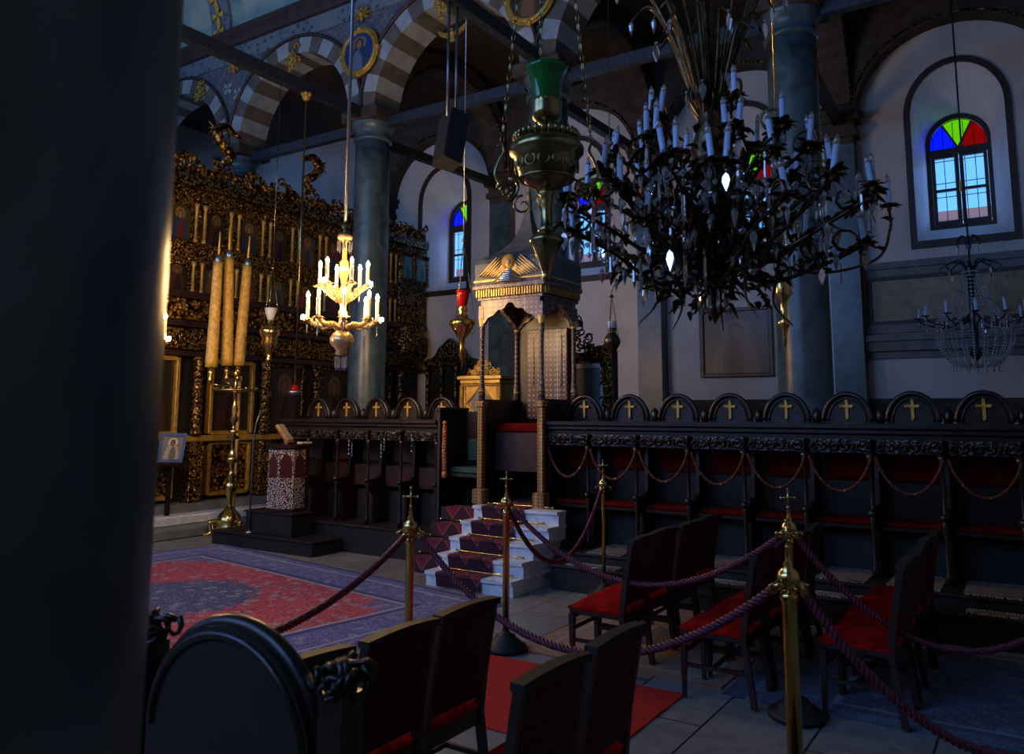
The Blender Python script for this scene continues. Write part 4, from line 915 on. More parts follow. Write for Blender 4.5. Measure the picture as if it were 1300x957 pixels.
# --- big brass lamp with green glass
A = Ax(694, 200, 3.5); root = empty('brass_oil_lamp', (A.x, A.y, 0), 'large engraved brass lamp with a scalloped green glass, hung on three chains in front', 'lamp')
def lp(name, pts, mt, parent=root, n=28, A=A, wob=0.):
    mb = MB(); mb.lathe(sorted(pxprof(A, pts), key=lambda q: q[1]) if False else pxprof(A, pts)[::-1], n, wob=wob); return mb.build(name, mt, parent)
lp('bowl', [(178, 42), (184, 46), (190, 50), (196, 49), (199, 44), (210, 42), (222, 36), (230, 30), (236, 24), (240, 14), (243, 10)], 'brass_dark')
mb = MB(); mb.lathe(pxprof(A, [(226, 37), (228, 38), (230, 36)])[::-1], 28)
for k in range(14):
    a = 2*PI*k/14; mb.ring((A.s*41.5, 0, A.z(212)), .024, .0035, 0, 14, 4, mx=Matrix.Rotation(a, 4, 'Z'))
mb.build('engraved_band', 'brass_dark', root)
mb = MB()
for k in range(30): a = 2*PI*k/30; R_ = 41*A.s; mb.tube([(R_*math.cos(a), R_*math.sin(a), A.z(180)), ((R_+.006)*math.cos(a), (R_+.006)*math.sin(a), A.z(174)), (R_*math.cos(a), R_*math.sin(a), A.z(168))], [.009, .012, .003], 5)
mb.lathe(pxprof(A, [(176, 41), (180, 42)])[::-1], 28); mb.build('pierced_crown', 'brass_dark', root)
lp('neck', [(242, 9), (246, 12), (250, 8), (256, 9), (262, 7), (288, 8), (292, 12), (296, 9)], 'brass_dark')
lp('lower_knop', [(294, 9), (299, 18), (303, 22), (307, 23), (310, 20), (316, 17), (324, 14), (334, 10), (344, 7), (350, 5), (354, 7), (358, 2), (366, 1)], 'brass_dark')
lp('glass_holder', [(126, 18), (129, 21), (133, 20), (144, 20), (150, 19), (154, 14), (160, 7), (170, 6), (178, 10)], 'brass_dark')
mb = MB()
for k in range(24): a = 2*PI*k/24; mb.ball((20*A.s*math.cos(a), 20*A.s*math.sin(a), A.z(130)), .006, 6)
mb.build('beaded_rim', 'brass_dark', root)
mb = MB(); pr = pxprof(A, [(86, 29), (90, 27), (97, 23), (106, 20), (126, 18), (148, 14), (150, 2)])[::-1]; mb.lathe(pr+[(r_*.9, z_) for r_, z_ in pr[::-1][:-1]], 28, wob=.035); mb.build('glass', 'green_glass', root)
top = Vector((0, 0, A.z(-330)))
for k, (a, px) in enumerate(((R(33.2+90), -1), (R(33.2-90), 1), (R(33.2+8), 0))):
    mb = MB(); r0 = 42*A.s; c, s_ = math.cos(a), math.sin(a)
    pts = [(r0*.9, A.z(228)), (r0*1.35, A.z(236)), (r0*1.62, A.z(222)), (r0*1.5, A.z(204)), (r0*1.35, A.z(192)), (r0*1.42, A.z(182)), (r0*1.55, A.z(186))]
    mb.tube([(q*c, q*s_, z) for q, z in bez([(q, z, 0) for q, z in pts], 6) for _ in (0,)] if False else [(p.x*c, p.x*s_, p.y) for p in bez([(q, z, 0) for q, z in pts], 6)], .0065, 7)
    scroll(mb, (0, 0), a, (r0*1.2, A.z(226)), .05, 1.3, .007); scroll(mb, (0, 0), a, (r0*.75, A.z(248)), .045, 1.2, .006, sg=-1)
    for q in range(5): mb.ball(((r0*1.3+.03*math.cos(q))*c, (r0*1.3+.03*math.cos(q))*s_, A.z(236)-.012*q), .012, 6)
    mb.build('scroll_handle', 'brass_dark', root)
    mb = MB(); st0 = Vector((r0*1.42*c, r0*1.42*s_, A.z(183))); chain(mb, st0, st0.lerp(top, .86), .032, .0035); mb.build('chain', 'brass_dark', root)
mb = MB(); mb.lathe([(.03, top.z-.45), (.05, top.z-.42), (.02, top.z-.36), (.012, top.z-.2)], 12)
for a in (R(123.2), R(-56.8), R(41)): mb.tube([(0, 0, top.z-.4), (.09*math.cos(a), .09*math.sin(a), top.z-.43)], .008, 5)
mb.tube([(0, 0, top.z-.2), (0, 0, 12.9)], .008, 5); mb.build('suspension', 'brass_dark', root)

# --- candle helpers
def candle_unit(parent, loc, tilt=(0, 0), h=.12, r=.011, cup='bronze', lit=None, petals=8, cr=.05, cnd='candle_blue_cast', bulb='crystal'):
    """drip cup > candle > bulb"""
    mb = MB(); mb.lathe([(.006, -.03), (.012, -.02), (.008, -.01), (.022, 0), (cr*.6, .006), (cr*.62, .012), (.012, .012)], 10)
    for k in range(petals): a = 2*PI*k/petals; c, s_ = math.cos(a), math.sin(a); mb.tube([(cr*.3*c, cr*.3*s_, .0), (cr*.8*c, cr*.8*s_, .004), (cr*1.25*c, cr*1.25*s_, -.006)], [.006, .014, .002], 4, flat=.35)
    o = mb.build('drip_cup', cup, parent, loc, (tilt[0], tilt[1], 0))
    mb = MB(); mb.lathe([(r*1.15, .008), (r, .02), (r*.97, h)], 10); c_ = mb.build('candle', cnd, o)
    mb = MB()
    if lit: mb.lathe([(.006, h), (.018, h+.012), (.022, h+.028), (.015, h+.05), (.001, h+.075)], 8); mb.build('bulb', lit, c_)
    else:
        mb.lathe([(.006, h), (.012, h+.012), (.013, h+.02), (.007, h+.036), (.001, h+.048)], 8)
        for k in range(5): a = 2*PI*k/5; mb.ball((.012*math.cos(a), .012*math.sin(a), h+.006), .0045, 4)
        mb.build('bulb', bulb, c_)
    return o
def leaf(mb, p, d, L, wd, mi=0):
    d = Vector(d).normalized(); up = Vector((0, 0, 1)); s_ = d.cross(up); s_ = s_.normalized() if s_.length > .1 else Vector((1, 0, 0)); p = Vector(p)
    v = [p, p+d*L*.35+s_*wd+up*.01, p+d*L*.4+up*.018, p+d*L*.35-s_*wd+up*.01, p+d*L*.75+s_*wd*.6-up*.004, p+d*L*.75-s_*wd*.6-up*.004, p+d*L-up*L*.2]
    mb.add(v+[q-up*.004 for q in v], [(0, 1, 2), (0, 2, 3), (1, 4, 2), (2, 5, 3), (2, 4, 6), (2, 6, 5), (7, 9, 8), (7, 10, 9), (8, 9, 11), (9, 10, 12), (9, 13, 11), (9, 12, 13)], mi)
# crystal shapes, shared
def crystal_mesh(kind, s):
    mb = MB()
    mb.lathe([(.0008, .0), (.0008, .012*s)], 4)
    if kind == 0: mb.lathe([(.001, 0), (.010*s, -.010*s), (.013*s, -.022*s), (.008*s, -.05*s), (.001, -.075*s)][::-1], 6, sm=False)
    elif kind == 1: mb.lathe([(.001, 0), (.007*s, -.01*s), (.009*s, -.09*s), (.001, -.12*s)][::-1], 5, sm=False)
    else:
        mb.prism([(0, -.002), (.012*s, -.014*s), (.017*s, -.034*s), (.010*s, -.055*s), (0, -.078*s), (-.010*s, -.055*s), (-.017*s, -.034*s), (-.012*s, -.014*s)], 0, -.004*s, .004*s); mb.ball((0, 0, .008*s), .008*s, 6)
    return mb
CR = {}
def crystal(parent, loc, kind, s=1., rz=0., name='crystal_drop'):
    s *= .8
    k = (kind, round(s, 1))
    if k not in CR: o = crystal_mesh(kind, s).build(name, 'crystal', parent, loc); CR[k] = o.data
    else: o = bpy.data.objects.new(name, CR[k]); COL.objects.link(o); o.parent = parent; o.location = loc
    o.rotation_euler = (0, 0, rz); return o
# --- the great bronze chandelier
rc = random.Random(21)
B = Ax(903, 230, 4.0); gc = empty('bronze_chandelier', (B.x, B.y, 0), 'huge dark bronze leafy chandelier with many unlit white candles and crystal drops', 'chandelier')
mb = MB(); mb.lathe([(.001, B.z(412)), (.02, B.z(402)), (.05, B.z(395)), (.03, B.z(385)), (.03, B.z(372)), (.08, B.z(355)), (.05, B.z(335)), (.04, B.z(318)), (.10, B.z(300)), (.13, B.z(285)), (.07, B.z(265)), (.05, B.z(240)), (.08, B.z(210)), (.10, B.z(190)), (.06, B.z(160)), (.05, B.z(120)), (.07, B.z(90)), (.04, B.z(40)), (.03, B.z(-80)), (.015, B.z(-160)), (.015, 12.9)], 16)
mb.build('stem', 'bronze', gc)
# plume of long leaf blades
for k in range(36):
    a = 2*PI*k/36+rc.uniform(-.1, .1); q = rc.random(); z0 = B.z(140+20*q); R_ = .10+.32*(k % 3)/2+rc.uniform(-.03, .05); zt = B.z([105, 40, -25][k % 3]+rc.uniform(-15, 15))
    pts = bez([(.04*math.cos(a), .04*math.sin(a), z0), ((.06+R_*.25)*math.cos(a), (.06+R_*.25)*math.sin(a), z0+(zt-z0)*.55), (R_*.75*math.cos(a), R_*.75*math.sin(a), zt), (R_*math.cos(a+.1), R_*math.sin(a+.1), zt-.05)], 5)
    mb = MB(); n_ = len(pts); mb.tube(pts, [.006+.012*math.sin(PI*min(1, i/n_*1.1)) for i in range(n_)], 6, flat=.5)
    f = mb.build('leaf_blade', 'bronze', gc)
    if k % 2 == 0 or k % 3 == 2: crystal(f, pts[-1], rc.choice((0, 2)), 1.5, rc.uniform(0, 3))
ncr = 0
def bz_arm(a, R_, zc, drop, z0, wob):
    c, s_ = math.cos(a), math.sin(a); t = Vector((-s_, c, 0))
    P = [(.06, z0), (R_*.35, z0-drop), (R_*.72, zc-drop*.9), (R_*.98, zc-drop*.25), (R_, zc-.03)]
    return [Vector((q*c, q*s_, z))+t*wob*math.sin(PI*q/R_) for q, z in P]
tiers = [  # radius, cup height px, drop, hub height px, count, phase, triple
    (.74, 262, .16, 290, 11, .12), (.60, 228, .15, 262, 9, .45), (.50, 196, .12, 236, 7, .2), (.36, 168, .10, 205, 6, .6), (.70, 305, .12, 330, 7, .4)]
for ti, (R0, py, drop, hz, n_, ph) in enumerate(tiers):
    for k in range(n_):
        a = ph+2*PI*k/n_+rc.uniform(-.09, .09); R_ = R0*rc.uniform(.93, 1.07); zc = B.z(py)+rc.uniform(-.05, .06); wob = rc.uniform(-.07, .07)
        path = bez(bz_arm(a, R_, zc, drop, B.z(hz), wob), 6); mb = MB(); L_ = len(path); mb.tube(path, [.013-.007*i/L_ for i in range(L_)], 7)
        for i in range(2, L_, 2):
            p = path[i]; d = Vector((rc.uniform(-1, 1), rc.uniform(-1, 1), rc.uniform(-.6, .8))); leaf(mb, p, d, rc.uniform(.05, .11), .020); leaf(mb, p, -d+Vector((0, 0, .4)), rc.uniform(.04, .09), .018)
        i = L_*2//3; p = path[i]; e = path[i+1]-path[i]
        cur = []; sg = rc.choice((-1, 1))
        for q in range(9): w_ = q/8; b = w_*5.; cur.append(p+Vector((math.cos(a), math.sin(a), 0))*(.10*(1-.7*w_)*math.sin(b)*sg)+Vector((0, 0, .09*(1-.7*w_)*(1-math.cos(b))))); 
        mb.tube(cur, [.011-.007*q/8 for q in range(9)], 5)
        arm = mb.build('arm', 'bronze', gc)
        tl = (rc.uniform(-.16, .16), rc.uniform(-.16, .16)); e = path[-1]
        candle_unit(arm, e+Vector((0, 0, .01)), tl, .125, .0132)
        if (ti in (0, 1, 3) and k % 2 == 0) or ti == 2:
            sd_ = Vector((-math.sin(a), math.cos(a), 0))*.055*rc.choice((-1, 1)); q0 = e-Vector((0, 0, .03)); mb = MB(); mb.tube([q0, q0+sd_*.6-Vector((0, 0, .02)), q0+sd_+Vector((0, 0, .01+.03))], .005, 5); br = mb.build('branch', 'bronze', arm)
            candle_unit(arm, e+sd_+Vector((0, 0, .02)), (rc.uniform(-.18, .18), rc.uniform(-.18, .18)), .11, .0130)
        crystal(arm, e-Vector((0, 0, .035)), rc.choice((0, 2)), rc.choice((1.3, 1.6)), rc.uniform(0, 3))
        crystal(arm, path[L_//2]-Vector((0, 0, .01)), rc.choice((0, 1, 2)), rc.choice((1.3, 1.6)), rc.uniform(0, 3))
# one long side arm with a single candle on the right
R_dir = Vector((RT.x, RT.y, 0)).normalized(); e = R_dir*.885; zc = B.z(256); mb = MB(); path = bez([e*.1+Vector((0, 0, B.z(300))), e*.5+Vector((0, 0, B.z(345))), e*.9+Vector((0, 0, B.z(330))), e+Vector((0, 0, B.z(290))), e+Vector((0, 0, zc-.03))], 6); mb.tube(path, .007, 7)
for i in (8, 14, 20): leaf(mb, path[i], (1, .2, .5), .08, .016); leaf(mb, path[i], (-.6, .5, .3), .07, .016)
arm = mb.build('arm', 'bronze', gc); candle_unit(arm, path[-1]+Vector((0, 0, .01)), (0, 0), .12, .0150)
# horn shaped lower arms
for a, R_ in ((2.15, .36), (.2, .3), (4.0, .34), (5.4, .38), (1.1, .3)):
    c, s_ = math.cos(a), math.sin(a); path = bez([(.05*c, .05*s_, B.z(300)), (R_*.5*c, R_*.5*s_, B.z(322)), (R_*.9*c, R_*.9*s_, B.z(310)), (R_*.85*c, R_*.85*s_, B.z(350)), (R_*.8*c, R_*.8*s_, B.z(385)), (R_*1.05*c, R_*1.05*s_, B.z(412))], 5)
    mb = MB(); L_ = len(path); mb.tube(path, [.020-.018*i/L_ for i in range(L_)], 7); leaf(mb, path[8], (c, s_, .3), .09, .02); leaf(mb, path[12], (-c, s_, .2), .08, .02); mb.build('horn_arm', 'bronze', gc)
cl_ = MB()
for k in range(270):
    a = rc.uniform(0, 2*PI); R_ = rc.uniform(.05, .74); z = B.z(290+rc.uniform(-75, 65)*(1-R_*.5)); sc_ = rc.uniform(.8, 1.4)
    T = Matrix.Translation((R_*math.cos(a), R_*math.sin(a), z)) @ Matrix.Rotation(rc.uniform(0, 3), 4, 'Z') @ Matrix.Scale(sc_, 4); kd_ = rc.random()
    if kd_ < .4: cl_.lathe([(.001, -.075), (.008, -.05), (.012, -.022), (.009, -.010), (.001, 0)], 6, sm=False, mx=T)
    elif kd_ < .6: cl_.lathe([(.001, -.12), (.008, -.09), (.006, -.01), (.001, 0)], 5, sm=False, mx=T)
    else: cl_.lathe([(.001, -.030), (.014, -.016), (.014, -.012), (.001, 0)], 6, sm=False, mx=T)
    cl_.tube([T @ Vector((0, 0, 0)), T @ Vector((0, 0, .03))], .0015, 3)
o = cl_.build('crystal_cluster', 'crystal', gc); o['kind'] = 'stuff'
for k in range(12): a = 2*PI*k/12; crystal(gc, (.075*math.cos(a), .075*math.sin(a), B.z(368)), 1, 1.3, a); 
mb = MB()                                                          # dense leaf rosettes round the hub
for k in range(420):
    a = rc.uniform(0, 2*PI); R_ = rc.uniform(.03, .30); leaf(mb, (R_*math.cos(a), R_*math.sin(a), B.z(rc.choice((205, 265, 290, 310, 335, 355, 375)))+rc.uniform(-.06, .06)), (math.cos(a+rc.uniform(-1, 1)), math.sin(a+rc.uniform(-1, 1)), rc.uniform(-.8, .8)), rc.uniform(.05, .10), rc.uniform(.012, .02))
mb.build('foliage', 'bronze', gc)

# --- the lit golden chandelier
G = Ax(435, 400, 9.6); gl = empty('golden_chandelier', (G.x, G.y, 0), 'small lit golden glass chandelier with two tiers of glowing candles on a long rod', 'chandelier')
mb = MB(); mb.lathe(pxprof(G, [(300, 9), (303, 8), (308, 3), (330, 3), (333, 6), (340, 5), (346, 7), (352, 5), (362, 3), (368, 6), (376, 4), (384, 5), (392, 3), (396, 6), (404, 4), (410, 5), (418, 5), (424, 12), (430, 15), (437, 14), (442, 9), (446, 6), (450, 8), (452, 2)])[::-1], 18, wob=.05); mb.build('stem', 'gold_glass', gl)
mb = MB(); mb.lathe(pxprof(G, [(296, 2), (298, 9), (302, 10), (305, 8), (306, 3)])[::-1], 18); mb.build('crown', 'gold_glass', gl)
for k in range(8): a = PI*k/4; crystal(gl, (8.5*G.s*math.cos(a), 8.5*G.s*math.sin(a), G.z(305)), 1, 1.6, a)
for k in range(8): a = PI*k/4+.2; crystal(gl, (7*G.s*math.cos(a), 7*G.s*math.sin(a), G.z(452)), 1, 1.8, a)
mb = MB(); mb.tube([(0, 0, G.z(296)), (0, 0, 13.2)], .022, 8); mb.build('rod', 'grey_metal', gl)
mb = MB(); mb.ball((0, 0, G.z(287)), .05, 10); mb.build('hook', 'black_metal', gl)
for tier, (R0, ph, pyc, hub, drop, hh) in enumerate(((.41, .25, 405, 420, .06, .27), (.29, .52, 361, 384, .05, .24))):
    for k in range(8 - 2*tier):
        a = R(33.2)+ph+2*PI*k/(8-2*tier); c, s_ = math.cos(a), math.sin(a); zc = G.z(pyc); path = bez([(.03*c, .03*s_, G.z(hub)), (R0*.4*c, R0*.4*s_, G.z(hub)+drop), (R0*.75*c, R0*.75*s_, zc-drop*1.6), (R0*c, R0*s_, zc-.02)], 6)
        mb = MB(); mb.tube(path, .020, 7)
        for i in range(0, len(path), 2): mb.ball(path[i]+Vector((0, 0, .012*(-1)**i)), .034, 6)
        for q in range(5): leaf(mb, path[-1]-Vector((0, 0, .03)), (math.cos(q*1.257), math.sin(q*1.257), .5), .07, .02)
        arm = mb.build('arm', 'gold_glass', gl)
        o = candle_unit(arm, path[-1], (0, 0), hh, .022, 'gold_glass', 'bulb_lit', 8, .065, 'candle_lit')
        crystal(arm, path[-1]-Vector((0, 0, .05)), 1, 1.3, a)
        if k % 2 == 0:
            mb = MB(); mb.ball((R0*1.13*c, R0*1.13*s_, zc+.01), .028, 8); b_ = mb.build('bulb', 'bulb_lit', arm)
# --- its twin, nearly all of it behind the huge left column
index_kids(); G2 = Ax(166, 400, 9.7); g2 = copy_fast(gl); g2.location = (G2.x, G2.y, G2.z(430)-G.z(405)); g2.rotation_euler = (0, 0, R(-9))
tag(g2, 'lit golden chandelier nearly hidden by the huge left column, one candle showing', 'chandelier')
# --- smaller hanging lamps
def oil_lamp(name, label, px, py, D, prof, gprof, mt, gmt, chains, topy, cyt, rc_=14, group='small hanging oil lamps', wire='brass', xy=None):
    A = Ax(px, py, D, xy); t = empty(name, (A.x, A.y, 0), label, 'lamp', group)
    mb = MB(); mb.lathe(pxprof(A, prof)[::-1], 18); mb.build('body', mt, t)
    if gprof:
        pr = pxprof(A, gprof)[::-1]; mb = MB(); mb.lathe(pr+[(r_*.85, z_) for r_, z_ in pr[::-1][:-1]], 16, wob=.05); mb.build('glass', gmt, t)
    hub = Vector((0, 0, A.z(topy)))
    for k in range(3):
        a = R(33.2-90)+k*2*PI/3; q = Vector((chains*A.s*math.cos(a), chains*A.s*math.sin(a), A.z(cyt)))
        mb = MB(); scroll(mb, (0, 0), a, (chains*A.s*.75, A.z(cyt)+.0), chains*A.s*.4, 1.1, .007); mb.build('bracket', mt, t)
        mb = MB(); mb.tube([q, hub], .0035, 5); n = 12
        for i in range(n): mb.ball(q.lerp(hub, (i+.5)/n), .008, 5)
        mb.build('chain', wire, t)
    mb = MB(); mb.ball(hub, .02, 8); mb.lathe([(.035, hub.z-.01), (.001, hub.z+.03)], 10); mb.build('hub', mt, t)
    return t, A, hub
t, A_, hub = oil_lamp('hanging_oil_lamp', 'small brass lamp with a white tulip glass hanging before the icon screen', 340, 430, None, [(405, 2), (408, 4), (412, 3), (416, 11), (420, 13), (424, 12), (430, 9), (436, 10), (442, 7), (448, 3), (454, 3), (458, 5), (460, 2), (464, 1)], [(391, 8), (396, 7), (402, 5), (406, 4)], 'brass', 'frost_glass', 13, 340, 418, xy=(8.25, 9.9))
mb = MB(); mb.tube([hub, (0, 0, 7.27)], .006, 5); mb.build('cord', 'brass_dark', t); mb = MB(); mb.ring((0, 0, A_.z(468)), .035, .008, 0, 16, 5); mb.build('ring', 'brass_dark', t)
t, A_, hub = oil_lamp('hanging_oil_lamp', 'gold hanging lamp with a red glass in front of the left white wall', 587, 420, 10.6, [(382, 3), (388, 5), (394, 7), (396, 5), (404, 9), (407, 16), (411, 17), (416, 14), (424, 9), (430, 4), (440, 3), (452, 5), (455, 2), (468, 1)], [(369, 9), (374, 8), (380, 7), (390, 5)], 'brass', 'red_glass', 17, 305, 412)
mb = MB(); mb.tube([hub, (0, 0, 12.9)], .007, 5)
for i in range(70): mb.ball((0, 0, hub.z+.09*i), .010, 5)
mb.build('cord', 'silver', t)
t, A_, hub = oil_lamp('hanging_oil_lamp', 'small dark bronze lamp hanging against the white wall right of the throne', 777, 420, 9.3, [(415, 4), (418, 6), (422, 5), (428, 9), (433, 11), (437, 10), (444, 6), (450, 3), (456, 2), (460, 1)], [(408, 6), (412, 5), (422, 5)], 'bronze', 'frost_glass', 8, 376, 426, wire='bronze')
mb = MB(); mb.tube([hub, (0, 0, hub.z+.05), (.03, -.05, hub.z+.2), (0, 0, hub.z+.24), (0, 0, 9.3)], .006, 5); mb.build('cord', 'bronze', t)
t, A_, hub = oil_lamp('hanging_oil_lamp', 'gold hanging lamp partly hidden behind the right side of the bronze chandelier', 995, 390, 6.4, [(352, 6), (356, 9), (362, 10), (370, 10), (376, 9), (382, 5), (386, 4), (404, 4), (410, 9), (414, 6), (420, 3), (428, 3), (440, 1)], None, 'brass', None, 13, 250, 366)
mb = MB(); mb.tube([hub, (0, 0, 12.9)], .007, 5); mb.build('cord', 'brass', t)
# long hanging rod with finial and red lamp
A_ = Ax(374, 300, None, (8.83, 9.94)); t = empty('red_glass_lamp', (A_.x, A_.y, 0), 'red glass lamp at the foot of a long thin brass rod', 'lamp')
mb = MB(); mb.tube([(0, 0, A_.z(488)), (0, 0, 7.27)], .018, 8); mb.build('rod', 'brass_dark', t)
mb = MB(); mb.ball((0, 0, 7.2), .07, 10); 
for k in range(5): a = 2*PI*k/5; mb.ball((.06*math.cos(a), .06*math.sin(a), 7.25), .04, 6)
mb.build('finial', 'gilt_wood', t)
mb = MB(); z = A_.z(488); mb.lathe([(.03, z-.0), (.08, z-.09), (.07, z-.10), (.02, z-.02)][::-1], 16); mb.build('glass', 'red_glass', t); mb = MB(); mb.lathe([(.05, z-.17), (.11, z-.14), (.12, z-.11), (.08, z-.09)], 16); mb.build('holder', 'silver', t)
# --- crystal chandelier in the aisle
C = Ax(1237, 400, None, (12.3, .62)); cc = empty('crystal_chandelier', (C.x, C.y, 0), 'dark unlit crystal chandelier hanging below the far right window', 'chandelier')
mb = MB(); mb.tube([(0, 0, C.z(455)), (0, 0, 9.35)], .012, 6); mb.lathe(pxprof(C, [(335, 3), (345, 7), (355, 4), (396, 4), (402, 9), (410, 5), (440, 4), (450, 8), (458, 2)])[::-1], 12); mb.build('stem', 'black_metal', cc)
r3 = random.Random(8)
for (R_, py, n) in ((.16, 306, 6), (.36, 338, 8)):
    for k in range(n):
        a = 2*PI*k/n; c, s_ = math.cos(a), math.sin(a); z = C.z(py); mb = MB(); mb.tube(bez([(.02*c, .02*s_, z-.1), (R_*.4*c, R_*.4*s_, z+.08), (R_*c, R_*s_, z), (R_*.9*c, R_*.9*s_, z-.06)], 5), .010, 5); o = mb.build('frond', 'black_metal', cc); crystal(o, (R_*.95*c, R_*.95*s_, z-.06), 2, 1.6, a)
for k in range(12):
    a = 2*PI*k/12+.1; c, s_ = math.cos(a), math.sin(a); R_ = .66; z = C.z(402); mb = MB(); mb.tube(bez([(.04*c, .04*s_, z), (R_*.5*c, R_*.5*s_, z-.12), (R_*.9*c, R_*.9*s_, z-.08), (R_*c, R_*s_, z)], 5), .010, 5); o = mb.build('arm', 'black_metal', cc)
    candle_unit(o, Vector((R_*c, R_*s_, z)), (r3.uniform(-.12, .12), r3.uniform(-.12, .12)), .15, .016, 'black_metal', None, 6, .05)
    crystal(o, (R_*c, R_*s_, z-.05), 0, 1.8, a)
mb = MB(); v_ = 0
for k in range(22):                                               # bead strings
    a = 2*PI*k/22; c, s_ = math.cos(a), math.sin(a)
    for P in (bez([(.10*c, .10*s_, C.z(345)), (.22*c, .22*s_, C.z(385)), (.46*c, .46*s_, C.z(408))], 8), bez([(.46*c, .46*s_, C.z(408)), (.44*c, .44*s_, C.z(438)), (.27*c, .27*s_, C.z(462)), (.05*c, .05*s_, C.z(466))], 8)):
        for q in P: mb.ball(q, .017, 4)
o = mb.build('bead_strings', 'crystal', cc); o['kind'] = 'stuff'
for k in range(26): a = 2*PI*k/26; R_ = .46; crystal(cc, (R_*math.cos(a), R_*math.sin(a), C.z(410)), 1, 1.6, a)
for k in range(16): a = 2*PI*k/16; crystal(cc, (.27*math.cos(a), .27*math.sin(a), C.z(462)), 1, 1.3, a)
# --- loudspeaker
q = aty(573, 178, 6.2); sp_ = empty('loudspeaker', (q.x, 6.2, q.z), 'black loudspeaker tilted downwards, strapped under the tie beam', 'loudspeaker')
T = Matrix.Rotation(R(12), 4, 'Y') @ Matrix.Rotation(R(-28), 4, 'Z')
mb = MB(); mb.prism([(-.13, -.20), (.14, -.15), (.14, .15), (-.13, .20)], 2, -.36, .36, mx=T); mb.build('cabinet', 'speaker_black', sp_)
mb = MB(); mb.prism([(-.145, -.185), (-.13, -.185), (-.13, .185), (-.145, .185)], 2, -.34, .34, mx=T); mb.build('grille', 'black_rubber', sp_)
for dx in (-.09, .09): mb = MB(); mb.tube([(dx, 0, .30), (dx, 0, 7.4-q.z)], .022, 6); mb.build('strap', 'grey_metal', sp_)
# ================================================================ FURNITURE ON THE NAVE FLOOR
def flat_rug(name, mt, cx, cy, hx, hy, rz, z, label, cat, fringe=False):
    t = empty(name, (cx, cy, z), label, cat, None, rz)
    mb = MB(); nx, ny = 24, 30; v = []; r0 = random.Random(4)
    for j in range(ny+1):
        for i in range(nx+1): v.append((-hx+2*hx*i/nx, -hy+2*hy*j/ny, .010+.002*math.sin(i*.9+j*.5)))
    f = [(j*(nx+1)+i, j*(nx+1)+i+1, (j+1)*(nx+1)+i+1, (j+1)*(nx+1)+i) for j in range(ny) for i in range(nx)]; mb.add(v, f, 0, True); mb.box(-hx, hx, -hy, hy, 0, .008); mb.build('pile', mt, t)
    if fringe:
        mb = MB()
        for sg in (-1, 1):
            for k in range(int(2*hx/.03)): x = -hx+.015+.03*k; mb.tube([(x, sg*hy, .006), (x+r0.uniform(-.01, .01), sg*(hy+.05), .004)], .004, 3)
        mb.build('fringe', 'fringe', t)
    return t
rzc = R(-8)                                                    # far long edge runs (7.85,10.05) -> (7.0,4.6)
ex, ey = Vector((math.cos(rzc), math.sin(rzc))), Vector((-math.sin(rzc), math.cos(rzc)))
far_mid = Vector((7.36, 7.34)); cc_ = far_mid-ex*2.15; rzz = rzc
# the long axis of the carpet follows the nave
flat_rug('persian_carpet', 'persian_carpet', cc_.x, cc_.y, 2.15, 2.8, rzz, .001, 'large blue and red floral carpet with a medallion covering the nave floor at left', 'carpet', True)
flat_rug('floor_rug', 'grey_rug', 6.72, 2.83, 1.0, .85, R(0), .001, 'worn beige patterned rug with orange edge under the front chair row', 'rug')
flat_rug('floor_rug', 'blue_rug', 6.75, .62, 1.12, 1.32, 0, .001, 'dark blue patterned rug under the rear chair rows at right', 'rug')
flat_rug('red_runner', 'red_runner', 4.85, 3.05, .62, .9, 0, .001, 'plain bright red carpet runner between the chair rows in the foreground', 'carpet')
